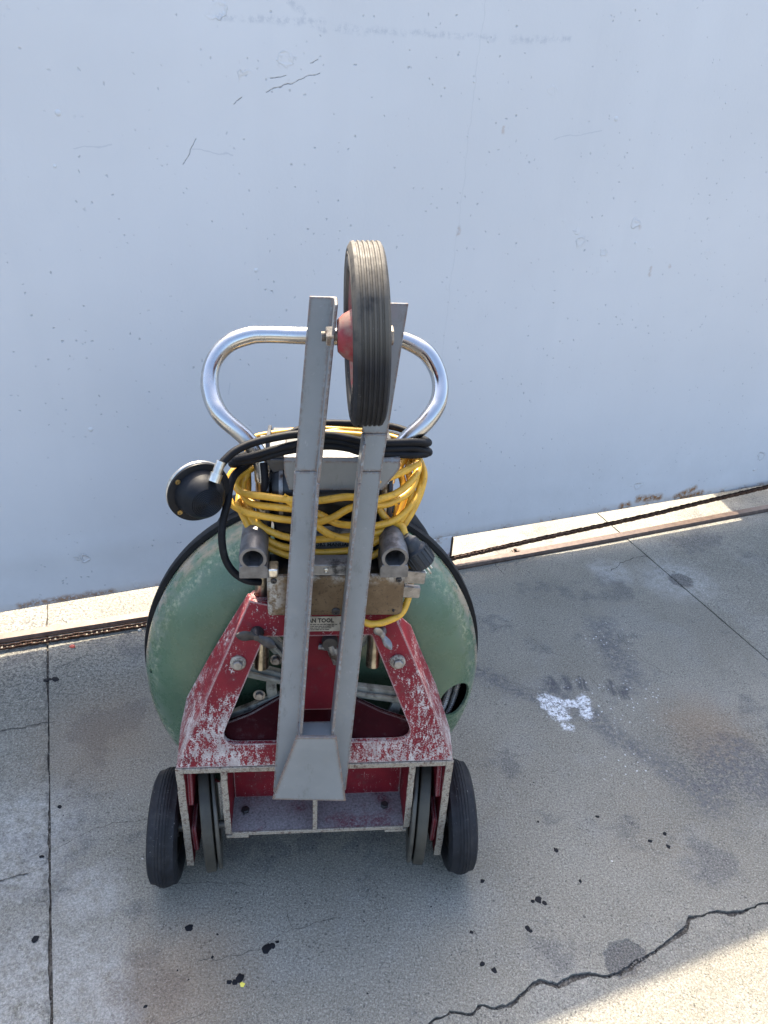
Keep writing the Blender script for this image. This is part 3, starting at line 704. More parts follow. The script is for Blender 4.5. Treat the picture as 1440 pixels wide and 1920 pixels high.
for s, z, r in [(-0.94, 1.224, .0065), (-0.97, 0.564, .006), (-0.567, 0.915, .0055), (0.335, 1.246, .0065), (-0.06, 1.31, .003), (-0.063, 1.20, .0025), (0.47, 0.95, .004), (-0.96, 1.13, .004), (0.66, 1.29, .003)]:
    bm = new()
    dd = 0.0035*noise.noise(Vector((s*2.2, z*1.4, 1)))+0.0016*noise.noise(Vector((s*6, z*4, 7)))
    lathe(bm, [(0, .0016), (r*.35, .0015), (r*.65, .0011), (r*.88, .0004), (r, -.001)], 18, (s, -dd, z), (0, -1, 0)); obj('weld_dimple', bm, M['gate'], gate, smooth=80, recalc=False)
bm = new(); box(bm, 1.222, 1.45, 0.25, 0.45, -0.06, 1.75, fn=lambda a, b, c: yd(a, -b, c))  # unseen post added so its shadow ends the sunlit strip under the gate
tag(obj('shadow_post', bm, M['post'], smooth=0, bevel=0.004), 'unseen square post added behind the gate to end the sunlit strip', 'post')

# rail and chain
rc = [(-4.5, -0.02), (-1.9, -0.008), (-1.26, -0.001), (-0.9, 0.013), (-0.4, 0.028), (0.0, 0.039), (0.6, 0.038), (1.3, 0.028), (2.0, 0.03), (5.0, 0.02)]
trk = empty('gate_track', 'rusty brown steel rail on the concrete under the gate', 'rail')
bm = new(); prev = None
for s, d in rc:
    cs = [(-0.024, 0.0005), (-0.024, 0.004), (-0.017, 0.004), (-0.009, 0.0115), (0.009, 0.0115), (0.013, 0.004), (0.0145, 0.004), (0.0145, 0.0005)]
    ring = [bm.verts.new(yd(s, d+a, z)) for a, z in cs]
    if prev:
        for k in range(len(cs)): bm.faces.new([prev[k], prev[(k+1) % len(cs)], ring[(k+1) % len(cs)], ring[k]])
    else: bm.faces.new(ring)
    prev = ring
bm.faces.new(prev[::-1]); obj('rail', bm, M['rail'], trk, smooth=25)
for s in (-1.75, 0.245, 1.9):
    bm = new(); box(bm, s-0.011, s+0.011, 0.002, 0.0225, 0.0006, 0.004, fn=lambda a, b, c: yd(a, b, c))
    t = obj('anchor_tab', bm, M['rail'], trk, smooth=0, bevel=0.0006)
    bm = new(); hexbolt(bm, yd(s-0.001, 0.007, 0.004), (0, 0, 1), 0.0055, 0.005); obj('anchor_bolt', bm, M['chain'], t, smooth=30)
chain = empty('roller_chain', 'thin dark rusty roller chain stretched along the foot of the gate', 'chain')
cp = spline([yd(*p) for p in [(-2.2, .035, .008), (-1.6, .030, .007), (-1.26, .038, .007), (-.9, .050, .007), (-.6, .050, .008), (-.3, .034, .019), (0, .030, .031), (.3, .030, .047), (.7, .030, .065), (.916, .030, .080), (1.241, .030, .102), (1.7, .030, .135)]], 30)
def link_bm(outer):
    bm = new(); p = 0.0127; w = 0.0042 if outer else 0.0028
    for sg in (-1, 1):
        pr = []
        for k in range(5): a = pi/2+pi*k/4; pr.append((-p/2+cos(a)*0.0055, sin(a)*0.0055))
        for k in range(5): a = -pi/2+pi*k/4; pr.append((p/2+cos(a)*0.0055, sin(a)*0.0055))
        prism(bm, [pr], sg*w, sg*(w+0.0013), lambda a, b, c: Vector((a, c, b)))
    if not outer:
        for e in (-p/2, p/2): lathe(bm, [(0, -w), (.0040, -w), (.0040, w), (0, w)], 8, (e, 0, 0), (0, 1, 0))
    else:
        for e in (-p/2, p/2): lathe(bm, [(0, -w-.0026), (.0019, -w-.0026), (.0019, w+.0026), (0, w+.0026)], 6, (e, 0, 0), (0, 1, 0))
    bmesh.ops.recalc_face_normals(bm, faces=bm.faces); me = bpy.data.meshes.new('chain_link'); bm.to_mesh(me); bm.free(); me.materials.append(M['chain']); return me
lm = [link_bm(True), link_bm(False)]
acc = 0.0; want = 0.0; cnt = 0
for a, b in zip(cp[:-1], cp[1:]):
    L = (b-a).length
    while want <= acc+L and cnt < 300:
        p = a+(b-a)*((want-acc)/L); t = (b-a).normalized()
        o = bpy.data.objects.new('chain_link', lm[cnt % 2]); C.objects.link(o); o.parent = chain
        y = Vector((0, 0, 1)).cross(t).normalized(); z = t.cross(y)
        tw = Matrix.Rotation(0.12*sin(cnt*0.7)+0.45*(p.x < -0.2), 3, 'X')
        o.matrix_local = Matrix.Translation(p+Vector((0, 0, 0.0006*sin(cnt*1.3)))) @ (Matrix((t, y, z)).transposed() @ tw).to_4x4()
        want += 0.0127; cnt += 1
    acc += L

# ------------------------------------------------------------ the machine, in its own coordinates (x right, y away from the camera, z up)
MO = Vector((-0.09427, 0.89691, 0)); MR = radians(6.4716)
mach = empty('drain_cleaning_machine', 'old drum drain cleaning machine with chipped red frame and green drum', 'drain machine', loc=MO, rot=MR)
TH = radians(10)
def B(x, v, w): return Vector((x, v*sin(TH)+w*cos(TH), 0.32+v*cos(TH)-w*sin(TH)))
NB = B(0, 0, -1)-B(0, 0, 0)   # outward normal of the sloping rear face, towards the camera
# --- rear A face with the side flanges
outer = [(-0.226, 0.0), (0.239, 0.0), (0.206, 0.085), (0.165, 0.191), (0.126, 0.284), (0.092, 0.300), (-0.066, 0.300), (-0.098, 0.308), (-0.135, 0.219)]
openL = rounded([(-0.155, 0.044), (-0.018, 0.044), (-0.018, 0.245), (-0.076, 0.245)], [0.022, 0.004, 0.004, 0.006], 6)
openR = rounded([(0.034, 0.044), (0.171, 0.042), (0.092, 0.245), (0.034, 0.245)], [0.004, 0.022, 0.006, 0.004], 6)
opening = rounded([(-0.155, 0.044), (0.171, 0.042), (0.092, 0.245), (-0.076, 0.245)], [0.024, 0.024, 0.006, 0.006], 7)
bm = new()
prism(bm, [outer, opening], 0.0, 0.010, B)
o = obj('rear_frame', bm, M['red'], mach, bevel=0.0016, smooth=35)
def flange(near, far):
    """web running forward from the edge of the rear face to a splayed outer edge: near (x, v), far (x, v, w)"""
    bm = new(); sg = 1 if near[0][0] < 0 else -1; cols = []
    for (a, b), (c, d, w) in zip(near, far):
        cols.append([bm.verts.new(B(a, b, 0.0102)), bm.verts.new(B(c, d, w)), bm.verts.new(B(c+0.007*sg, d, w+0.001)), bm.verts.new(B(a+0.007*sg, b, 0.0112))])
    for p, q in zip(cols[:-1], cols[1:]):
        for k in range(4): bm.faces.new([p[k], q[k], q[(k+1) % 4], p[(k+1) % 4]])
    bm.faces.new(cols[0]); bm.faces.new(cols[-1][::-1]); return bm
obj('side_flange', flange([(-0.226, 0.0), (-0.2073, 0.045), (-0.1886, 0.09), (-0.1595, 0.16), (-0.1325, 0.225), (-0.098, 0.308)],
                          [(-0.244, -0.07, 0.11), (-0.233, 0.009, 0.1), (-0.219, 0.07, 0.1), (-0.175, 0.16, 0.085), (-0.136, 0.238, 0.06), (-0.103, 0.303, 0.035)]), M['red_brushed'], mach, bevel=0.001)
obj('side_flange', flange([(0.239, 0.0), (0.2196, 0.05), (0.1925, 0.12), (0.165, 0.191), (0.126, 0.284)],
                          [(0.262, -0.073, 0.11), (0.251, -0.01, 0.1), (0.216, 0.098, 0.085), (0.186, 0.169, 0.07), (0.161, 0.235, 0.05)]), M['red_brushed'], mach, bevel=0.001)
# centre column and sloping deck behind the opening
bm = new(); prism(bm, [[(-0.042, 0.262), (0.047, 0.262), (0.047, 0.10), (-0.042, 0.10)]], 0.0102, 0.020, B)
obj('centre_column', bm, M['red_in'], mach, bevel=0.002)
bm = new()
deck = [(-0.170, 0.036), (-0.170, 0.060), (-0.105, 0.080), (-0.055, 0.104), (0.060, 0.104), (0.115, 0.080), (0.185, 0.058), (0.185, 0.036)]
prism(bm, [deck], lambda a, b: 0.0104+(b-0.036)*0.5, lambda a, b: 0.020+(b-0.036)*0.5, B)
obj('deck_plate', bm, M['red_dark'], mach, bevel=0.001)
# --- lower box
bm = new()
box(bm, -0.226, 0.239, 0.0, 0.15, 0.3085, 0.3185)
obj('box_top', bm, [M['bare']], mach, bevel=0.003, seg=3)
def wall(x0, x1, zb, name, mat, notch=False):
    bm = new()
    if notch:  # outer leg: stepped lower end
        pr = [(0.0, 0.308), (0.0, 0.066), (0.022, 0.060), (0.035, 0.075), (0.05, 0.10), (0.13, 0.12), (0.15, 0.308)]
        hole = rounded([(0.022, 0.20), (0.022, 0.135), (0.10, 0.150), (0.10, 0.20)], 0.01, 3)
    else: pr = [(0.0, 0.308), (0.0, zb), (0.13, zb), (0.13, 0.308)]
    prism(bm, [pr], x0, x1, lambda a, b, c: Vector((c, a, b)))
    return obj(name, bm, mat, mach, bevel=0.0016)
wall(-0.2262, -0.2150, 0.065, 'side_wall', M['red_in'], True)
wall(0.2275, 0.2388, 0.065, 'side_wall', M['red_in'], True)
wall(-0.1535, -0.1440, 0.150, 'partition', M['red_in'])
wall(0.1645, 0.1740, 0.150, 'partition', M['red_in'])
# bare worn rims along the rear edges of the box
bm = new()
for x0, x1, z0, z1 in [(-0.2270, -0.2142, 0.065, 0.3192), (0.2268, 0.2396, 0.065, 0.3192), (-0.1543, -0.1432, 0.150, 0.3078), (0.1637, 0.1748, 0.150, 0.3078)]:
    N = 9
    for i in range(N):
        a = z0+(z1-z0)*i/N; b = z0+(z1-z0)*(i+1)/N-(0.0 if i < N-1 else 0)
        j = 0.0005*rj.uniform(-1, 1)
        box(bm, x0+j, x1+j, -0.0022, 0.0006, a, b)
box(bm, -0.2140, 0.2266, -0.0024, 0.0004, 0.3082, 0.3190)
box(bm, -0.1430, 0.1635, -0.0026, 0.0005, 0.1450, 0.1530)
obj('worn_rim', bm, M['bare'], mach, bevel=0.0008)
bm = new(); box(bm, -0.1535, 0.1740, 0.0008, 0.0795, 0.1448, 0.1508); obj('tray_floor', bm, M['red_bare'], mach, bevel=0.001)
bm = new(); prism(bm, [[(-0.1435, 0.151), (0.164, 0.151), (0.164, 0.308), (-0.1435, 0.308)], rounded([(-0.135, 0.225), (0.154, 0.225), (0.154, 0.30), (-0.135, 0.30)], 0.012, 4)], lambda a, b: 0.0745, lambda a, b: 0.0800, lambda a, b, c: Vector((a, c, b)))
obj('tray_back', bm, M['red_in'], mach, bevel=0.001)
bm = new(); prism(bm, [[(0.0, 0.1512), (0.074, 0.1512), (0.074, 0.225), (0.0, 0.235)]], 0.0005, 0.0075, lambda a, b, c: Vector((c, a, b))); obj('tray_rib', bm, M['red_in'], mach, bevel=0.001)
bm = new(); box(bm, 0.0, 0.008, -0.0025, 0.0002, 0.1532, 0.236); obj('rib_edge', bm, M['bare'], mach, bevel=0.0008)
for x in (-0.1530, 0.1300):
    bm = new(); box(bm, x, x+0.040, -0.002, 0.03, 0.1375, 0.1445); obj('foot_tab', bm, M['bare'], mach, bevel=0.0012)
for x, y in ((-0.122, 0.045), (0.133, 0.045)):
    bm = new(); hexbolt(bm, (x, y, 0.1508), (0, 0, 1), 0.0075, 0.006, 0.0); obj('tray_bolt', bm, M['darksteel'], mach, smooth=30)
# gussets inside the wheel bays
for sg, xo in ((1, -0.2148), (-1, 0.2273)):
    for pr in ([(0.02, 0.285), (0.125, 0.285), (0.125, 0.22), (0.05, 0.205), (0.008, 0.212)], [(0.006, 0.155), (0.05, 0.168), (0.12, 0.15), (0.11, 0.105), (0.05, 0.09), (0.012, 0.085)]):
        bm = new(); prism(bm, [rounded(pr, 0.008, 3)], xo, xo+sg*0.009, lambda a, b, c: Vector((c, a, b))); obj('gusset', bm, M['red_in'], mach, bevel=0.002)
# forward chassis under the drum
bm = new(); box(bm, -0.205, -0.175, 0.152, 0.44, 0.10, 0.155); box(bm, 0.19, 0.22, 0.152, 0.44, 0.10, 0.155); box(bm, -0.174, 0.189, 0.40, 0.43, 0.10, 0.14)
obj('drum_cradle', bm, M['red_in'], mach, bevel=0.004)
bm = new(); box(bm, -0.142, 0.162, 0.0815, 0.085, 0.155, 0.306); obj('window_shade_plate', bm, M['inside'], mach)  # black sheet added behind the tray window in place of its deep shade

# bolts, wing screws, knob
for x, v in ((-0.118, 0.200), (0.135, 0.197)):
    bm = new(); lathe(bm, [(0, 0), (0.0125, 0), (0.0125, 0.0035), (0.010, 0.006), (0, 0.006)], 24, B(x, v, 0.0), NB); bo = obj('boss', bm, M['bare'], mach, smooth=40)
    bm = new(); hexbolt(bm, B(x, v, -0.006), NB, 0.0080, 0.006); obj('hex_bolt', bm, M['steel'], bo, smooth=30)
def wing(x, v, ang, sc=1.0, mat='darksteel'):
    bm = new(); p = B(x, v, 0); u, w2, n = basis(NB)
    lathe(bm, [(0, 0), (0.0105*sc, 0), (0.0105*sc, 0.006), (0.007*sc, 0.009), (0.007*sc, 0.016), (0.0045*sc, 0.020), (0, 0.020)], 20, p, NB)
    d = u*cos(ang)+w2*sin(ang)
    c = p+n*0.017
    for s in (-1, 1):
        path = [c, c+d*s*0.010*sc+n*0.003, c+d*s*0.022*sc+n*0.007, c+d*s*0.032*sc+n*0.010]
        bb = d.cross(n)
        prev = None
        for k, (q, hw, th) in enumerate(zip(spline(path, 4), [.0045, .005, .0058, .0066, .0075, .0084, .0090, .0090, .0085, .0075, .006, .004, .002][:13], [.0035]*13)):
            ring = [bm.verts.new(q+bb*a*hw*sc+n*b*th*sc*0.7) for a, b in ((-1, 0), (-.6, .8), (.6, .8), (1, 0), (.6, -.8), (-.6, -.8))]
            if prev:
                for i in range(6): bm.faces.new([prev[i], prev[(i+1) % 6], ring[(i+1) % 6], ring[i]])
            else: bm.faces.new(ring)
            prev = ring
        bm.faces.new(prev[::-1])
    return obj('wing_screw', bm, M[mat], mach, smooth=50)
wing(-0.087, 0.254, 2.80, 1.0); wing(0.107, 0.254, 2.2, 0.72, 'steel')
bm = new(); p = B(0.026, 0.232, 0.0102)
lathe(bm, [(0, 0), (.013, 0), (.013, .012), (.0115, .016), (0, .016)], 24, p, NB); kn = obj('clamp_screw', bm, M['darksteel'], mach, smooth=35)
bm = new(); d = Vector((0.012, -0.010, -0.034)); q = p+NB*0.008
tube(bm, [q+d*0.1, q+d*0.6], 0.0085, 14); tube(bm, [q+d*0.55, q+d*1.0], 0.0070, 14); tube(bm, [q+Vector((-.018, -.002, -.006)), q+Vector((0, -.004, -.008))], 0.005, 10); obj('screw_handle', bm, M['steel'], kn, smooth=35)

# name plate
bm = new(); prism(bm, [[(-0.039, 0.254), (0.046, 0.254), (0.046, 0.280), (-0.039, 0.280)]], -0.0010, -0.0002, B); npl = obj('name_plate', bm, M['label'], mach, bevel=0.0003)
vy = B(0, 1, 0)-B(0, 0, 0)
text('plate_lettering', 'SPARTAN TOOL', 0.0098, M['ink'], npl, B(-0.0345, 0.2700, -0.0013), (1, 0, 0), vy, 0.00035, 0.92)
bm = new()
for k in range(4):
    x = -0.034+0.004*(k % 2); r5 = random.Random(k)
    while x < 0.034-0.003*k:
        w = r5.uniform(.002, .0065); v = 0.2655-0.0030*k
        prism(bm, [[(x, v), (x+w, v), (x+w, v+0.0011), (x, v+0.0011)]], -0.00135, -0.00105, B); x += w+0.0011
obj('plate_small_print', bm, M['ink'], npl)
bm = new(); lathe(bm, [(0, 0), (.0022, 0), (.0018, .0010), (0, .0012)], 12, B(0.0425, 0.2675, -0.001), NB); obj('plate_rivet', bm, M['darksteel'], npl)

# posts and sockets
posts = ((-0.0845, -0.0745), (0.0985, 0.1090))
for x0, x1 in posts:
    bm = new(); tube(bm, [(x0, 0.066, 0.478), (x0+(x1-x0)*.5, 0.094, 0.64), (x1, 0.122, 0.80)], 0.0118, 24)
    obj('post', bm, M['postm'], mach, smooth=40)
    bm = new(); lathe(bm, [(0.0128, -0.02), (0.021, -0.02), (0.021, 0.014), (0.018, 0.018), (0.0128, 0.018)], 24, (x0+0.003, 0.086, 0.592), (0.03, 0.17, 1), closed_prof=True); obj('post_collar', bm, M['red'], mach, smooth=35)
# --- handle
bm = new()
hp = [(-0.0745, 0.121, 0.795), (-0.0785, 0.130, 0.828), (-0.100, 0.138, 0.858), (-0.136, 0.152, 0.888), (-0.152, 0.180, 0.915), (-0.150, 0.206, 0.944), (-0.130, 0.224, 0.968), (-0.098, 0.233, 0.980), (-0.070, 0.236, 0.982), (-0.02, 0.238, 0.981), (0.05, 0.238, 0.981), (0.115, 0.237, 0.981),
      (0.143, 0.233, 0.977), (0.173, 0.220, 0.962), (0.190, 0.200, 0.933), (0.187, 0.172, 0.906), (0.167, 0.150, 0.882), (0.138, 0.138, 0.858), (0.114, 0.130, 0.828), (0.109, 0.121, 0.795)]
tube(bm, spline(hp, 8), lambda t: 0.0130+0.0004*sin(t*40), 28)
obj('handle', bm, M['chrome'], mach, smooth=60)

# --- slide sockets (cast cylinders with open mouth)
for x in (-0.0875, 0.1185):
    bm = new(); n = 28; r = 0.0205; ri = 0.0150; c = (x, 0.028, 0.7175)
    lathe(bm, [(ri, 0.0), (r-.001, 0.0), (r, 0.002), (r, 0.085), (ri, 0.085)], n, c, (0, 1, 0.02), closed_prof=True)
    so = obj('socket', bm, M['alu'], mach, smooth=40)
    bm = new(); prism(bm, [rounded([(x-.021, 0.683), (x+.021, 0.683), (x+.021, 0.700), (x+.0185, 0.705), (x-.0185, 0.705), (x-.021, 0.700)], 0.001, 1)], 0.0285, 0.105, lambda a, b, q: Vector((a, q, b)))
    obj('socket_base', bm, M['alu'], so, bevel=0.0015)
    bm = new(); lathe(bm, [(0, 0.055), (ri-.0004, 0.055), (ri-.0004, 0.06), (0, 0.06)], 24, c, (0, 1, 0.02)); obj('socket_shade_disc', bm, M['inside'], so)
bm = new(); box(bm, -0.066, -0.052, 0.026, 0.05, 0.686, 0.700); obj('socket_lug', bm, M['zinc'], mach, bevel=0.002)

# --- cover plate
bm = new(); prism(bm, [rounded([(-0.069, 0.610), (0.136, 0.608), (0.136, 0.683), (-0.069, 0.683)], [.006, .010, .002, .002], 4)], 0.034, 0.040, lambda a, b, q: Vector((a, q, b)))
cv = obj('cover_plate', bm, M['tan'], mach, bevel=0.0012)
for x, z, r in ((-0.059, 0.675, .0045), (0.127, 0.676, .0045), (0.034, 0.617, .0068), (0.122, 0.618, .002)):
    bm = new(); lathe(bm, [(0, 0), (r, 0), (r, .0022), (r*.75, .0034), (r*.4, .0034), (r*.35, .0018), (0, .0018)], 18, (x, 0.034, z), (0, -1, 0)); obj('screw', bm, M['darksteel'], cv, smooth=35)
bm = new(); box(bm, -0.070, 0.137, 0.041, 0.10, 0.612, 0.680); obj('gear_case', bm, M['motor'], mach, bevel=0.003)
bm = new(); box(bm, -0.030, 0.058, 0.0325, 0.060, 0.6845, 0.7035); sw = obj('silver_strip', bm, M['silver'], mach, bevel=0.0012)
bm = new(); lathe(bm, [(0, 0), (.0042, 0), (.0040, .0016), (.0022, .0022), (0, .001)], 18, (0.018, 0.0325, 0.694), (0, -1, 0)); obj('screw', bm, M['zinc'], sw, smooth=35)
# tabs on the right
for z0, z1, x1 in ((0.655, 0.679, 0.170), (0.628, 0.650, 0.164)):
    bm = new(); prism(bm, [rounded([(0.1375, z0), (x1, z0-.002), (x1+.001, z1-.004), (0.1375, z1)], .003, 3)], 0.052, 0.060, lambda a, b, q: Vector((a, q, b))); obj('bracket_tab', bm, M['steel'], mach, bevel=0.001)

# --- motor behind the cord
bm = new()
lathe(bm, [(0, -0.086), (0.045, -0.086), (0.058, -0.080), (0.062, -0.070), (0.062, -0.05), (0.060, -0.048), (0.060, 0.048), (0.062, 0.05), (0.062, 0.070), (0.058, 0.080), (0.045, 0.086), (0, 0.086)], 40, (0.018, 0.160, 0.765), (1, 0, 0))
mo = obj('motor', bm, M['motor'], mach, smooth=35)
for x in (-0.066, 0.102):
    bm = new(); lathe(bm, [(0.0622, -0.003), (0.0640, -0.003), (0.0640, 0.003), (0.0622, 0.003)], 40, (x*0.8+0.004, 0.160, 0.765), (1, 0, 0), closed_prof=True); obj('motor_band', bm, M['steel'], mo, smooth=35)
bm = new(); box(bm, -0.060, 0.098, 0.096, 0.17, 0.684, 0.742); sb = obj('switch_box', bm, M['motor'], mach, bevel=0.004)
bm = new(); prism(bm, [[(-0.030, 0.0), (0.062, 0.0), (0.062, 0.042), (-0.030, 0.042)]], 0, 0.001, lambda a, b, q: Vector((a, 0.0885+b*0.16-q, 0.690+b))); wl = obj('warning_label', bm, M['silver'], sb)
for k, s in enumerate(('SAFE OPERATION', 'OPERATORS MANUAL')):
    text('warning_lettering', s, 0.0078, M['ink'], wl, (-0.034+.004*k, 0.0905-k*0.0013, 0.7075-k*0.0080), (1, 0, 0), (0, .16, 1), 0.0003, 1.10)
# motor mount side plates
for x0, x1 in ((-0.072, -0.066), (0.112, 0.118)):
    bm = new(); prism(bm, [[(0.10, 0.70), (0.22, 0.72), (0.235, 0.835), (0.15, 0.85), (0.10, 0.79)]], x0, x1, lambda a, b, q: Vector((q, a, b))); obj('mount_plate', bm, M['guard'], mach, bevel=0.001)
bm = new(); box(bm, -0.064, 0.110, 0.115, 0.228, 0.828, 0.834); obj('mount_top', bm, M['guard'], mach, bevel=0.001)
bm = new(); box(bm, 0.085, 0.125, 0.100, 0.15, 0.8345, 0.846); obj('red_cap', bm, M['hubred'], mach, bevel=0.002)

# --- drum: built round its own axis so the paint wear can follow the rim
DV = 0.080; DC = B(0.004, DV, 0.0); DA = (B(0, 0, 1)-B(0, 0, 0)).normalized()
prof = [(0.0, 0.103), (0.16, 0.103), (0.190, 0.105)]
for k in range(1, 11):
    a = pi/2*k/10; prof.append((0.190+0.1155*sin(a), 0.182-0.077*cos(a)))
prof += [(0.3058, 0.190), (0.305, 0.212), (0.304, 0.225), (0.0, 0.225)]
inner = [(0.0, 0.222), (0.300, 0.222), (0.301, 0.190)]
for k in range(10, 0, -1):
    a = pi/2*k/10; inner.append((0.188+0.1125*sin(a), 0.184-0.0745*cos(a)))
inner += [(0.16, 0.1085), (0.0, 0.1085)]
bm = new(); lathe(bm, prof, 160, (0, 0, 0), (0, 0, 1)); lathe(bm, inner, 160, (0, 0, 0), (0, 0, 1), mi=1)
bmesh.ops.recalc_face_normals(bm, faces=bm.faces)
bmesh.ops.reverse_faces(bm, faces=[f for f in bm.faces if f.material_index == 1])
drum = obj('drum', bm, [M['drum'], M['inside']], mach, smooth=35, recalc=False)
u, v_, w_ = Vector((1, 0, 0)), Vector((0, 0, 0)), DA
yv = DA.cross(Vector((1, 0, 0))).normalized()
# frame: columns X = right, Y = Z cross X, Z = axis going away from the camera
DM = Matrix((Vector((1, 0, 0)), yv, DA)).transposed().to_4x4(); DM.translation = DC
drum.matrix_local = DM
def din(p): return (DM.inverted() @ Vector(p))
def bdrum(x, v, w): return B(x, v, w)
mw = mach.matrix_basis
bpy.context.view_layer.update()
def cutter(p_body, d, r, sx=1.0):
    bm = new(); lathe(bm, [(0, -0.05), (r, -0.05), (r, 0.05), (0, 0.05)], 32, (0, 0, 0), (0, 0, 1))
    me = bpy.data.meshes.new('cut'); bmesh.ops.recalc_face_normals(bm, faces=bm.faces); bm.to_mesh(me); bm.free()
    c = bpy.data.objects.new('cut', me); C.objects.link(c)
    P = mach.matrix_world @ p_body; D = (mach.matrix_world.to_3x3() @ d).normalized()
    c.matrix_world = Matrix.Translation(P) @ D.to_track_quat('Z', 'Y').to_matrix().to_4x4() @ Matrix.Diagonal((sx, 1, 1, 1)); return c
hx = Vector((0.262, 0.02)); rad = (hx-Vector((0.004, DV)))
hp_ = B(0.250, 0.037, 0.143)
hd = (Vector((rad.x, 0, 0)).normalized()*0.55+NB*0.85)
lx = B(-0.280, 0.095, 0.152)
boolean(drum, [cutter(hp_, hd, 0.0345), cutter(lx, (Vector((-0.7, 0, 0))+NB*0.7), 0.0038)])
# spring cable coiled inside the drum
def coil(R, h, a0, a1, r=0.0085, pitch=0.0042):
    n = int((a1-a0)*R/pitch); path = []; rad_ = []
    for i in range(n*3):
        a = a0+(a1-a0)*i/(n*3); path.append(DM @ Vector((R*cos(a), R*sin(a), h))); rad_.append(r*(1.0, 0.95, 0.72)[i % 3])
    bm = new(); tube(bm, path, lambda t: rad_[min(len(rad_)-1, int(t*(len(rad_)-1)+0.5))], 12); return bm
for R, h, r in ((0.270, 0.160, 0.0068), (0.252, 0.148, 0.0068), (0.234, 0.144, 0.0068), (0.216, 0.140, 0.0068), (0.198, 0.140, .0068)):
    obj('spring_cable', coil(R, h, -0.75, 0.95, r), M['spring'], drum, smooth=0).matrix_local = DM.inverted()
# black rim guard, dark shield
bm = new(); lathe(bm, [(0.3042, 0.2255), (0.3062, 0.216), (0.3150, 0.216), (0.3165, 0.220), (0.3165, 0.242), (0.3125, 0.2424), (0.10, 0.242), (0.10, 0.2263)], 128, DC, DA, closed_prof=True)
obj('rim_guard', bm, M['black'], mach, smooth=35)
bm = new(); prism(bm, [[(-0.21, 0.28), (-0.176, 0.335), (-0.143, 0.392), (-0.11, 0.40), (0.13, 0.40), (0.166, 0.386), (0.2085, 0.327), (0.235, 0.28)]], 0.2425, 0.247, B)
obj('shield_plate', bm, M['guard'], mach, bevel=0.001)
# --- spider casting on the rear of the drum
bm = new(); hc = B(0.004, 0.098, 0.0)
lathe(bm, [(0.010, 0.040), (0.026, 0.040), (0.032, 0.046), (0.034, 0.064), (0.020, 0.066), (0.020, 0.102), (0.010, 0.102)], 32, B(0.004, 0.119, 0), DA, closed_prof=True)
sp = obj('spider_hub', bm, M['cast'], mach, smooth=35)
def arm(a, r0, r1, w0, w1, h0=0.050, h1=0.064, name='spider_arm'):
    bm = new(); d = Vector((cos(a), sin(a))); n = Vector((-d.y, d.x)); c = Vector((0.004, 0.119))
    P = [c+d*r0-n*w0, c+d*r1-n*w1, c+d*r1+n*w1, c+d*r0+n*w0]
    prism(bm, [[tuple(p) for p in P]], h0, h1, B)
    P = [c+d*r0-n*.003, c+d*(r1-.01)-n*.003, c+d*(r1-.01)+n*.003, c+d*r0+n*.003]
    prism(bm, [[tuple(p) for p in P]], h0-0.008, h0-0.0005, B)
    return obj(name, bm, M['cast'], sp, bevel=0.0015)
ANG = [radians(a) for a in (50, 130, 164, 204, 245, 300, 350)]
for a in ANG: arm(a, 0.032, 0.165, 0.011, 0.0125)
def rimseg(a, b, r):
    bm = new(); c = Vector((0.004, 0.119)); N = 6
    A = [tuple(c+Vector((cos(a+(b-a)*k/N), sin(a+(b-a)*k/N)))*(r-.010)) for k in range(N+1)]
    O = [tuple(c+Vector((cos(a+(b-a)*k/N), sin(a+(b-a)*k/N)))*(r+.008)) for k in range(N, -1, -1)]
    prism(bm, [A+O], 0.052, 0.063, B); return obj('spider_rim', bm, M['cast'], sp, bevel=0.0012)
rimseg(ANG[2], ANG[3], 0.075); rimseg(ANG[5], ANG[6], 0.148); rimseg(ANG[3], ANG[4], 0.150)
# nuts on the spider
for a, r in ((radians(188), 0.095), (radians(40), 0.085), (radians(140), 0.085)):
    bm = new(); hexbolt(bm, B(0.004+cos(a)*r, 0.119+sin(a)*r, 0.050), NB, 0.007, 0.008, 0.010); obj('spider_nut', bm, M['steel'], sp, smooth=30)

# --- road wheels (solid rubber tyre, steel rim)
def tyre_profile(R, W, ri, crown=0.006, shoulder=0.014):
    h = W/2; p = [(ri, -h+.010), (ri+.012, -h+.003), (R-shoulder-.012, -h), (R-shoulder, -h+.001), (R-shoulder*.45, -h+.005), (R-crown*.8, -h+shoulder*.9)]
    for k in range(1, 20):
        f = k/20; x = -h+shoulder*.9+(W-2*shoulder*.9)*f
        p.append((R-crown*.8*(2*f-1)**2-(0.0011 if k in (4, 8, 12, 16) else 0), x))
    q = [(r, -x) for r, x in p[:6]][::-1]; return p+q
def road_wheel(x, y, z, R, W, side, tilt=0.0):
    ax = Vector((1, 0, tilt)).normalized()
    w = bpy.data.objects.new('road_wheel', None); C.objects.link(w); w.parent = mach
    bm = new(); lathe(bm, tyre_profile(R, W, 0.058), 96, (x, y, z), ax, closed_prof=True); obj('tyre', bm, M['tread'], w, smooth=35)
    bm = new(); lathe(bm, [(0.018, -0.020), (0.022, -0.008), (0.045, -0.006), (0.054, -0.016), (0.0585, -0.018), (0.0585, 0.018), (0.054, 0.016), (0.045, 0.006), (0.022, 0.008), (0.018, 0.020)], 48, (x, y, z), ax, closed_prof=True)
    obj('rim', bm, M['darksteel'], w, smooth=35)
    bm = new(); tube(bm, [Vector((x, y, z))-ax*0.032*side, Vector((x, y, z))+ax*0.024*side], 0.011, 20); obj('axle_end', bm, M['steel'], w, smooth=35)
    return w
road_wheel(-0.2640, 0.055, 0.1040, 0.1040, 0.053, -1, -0.03)
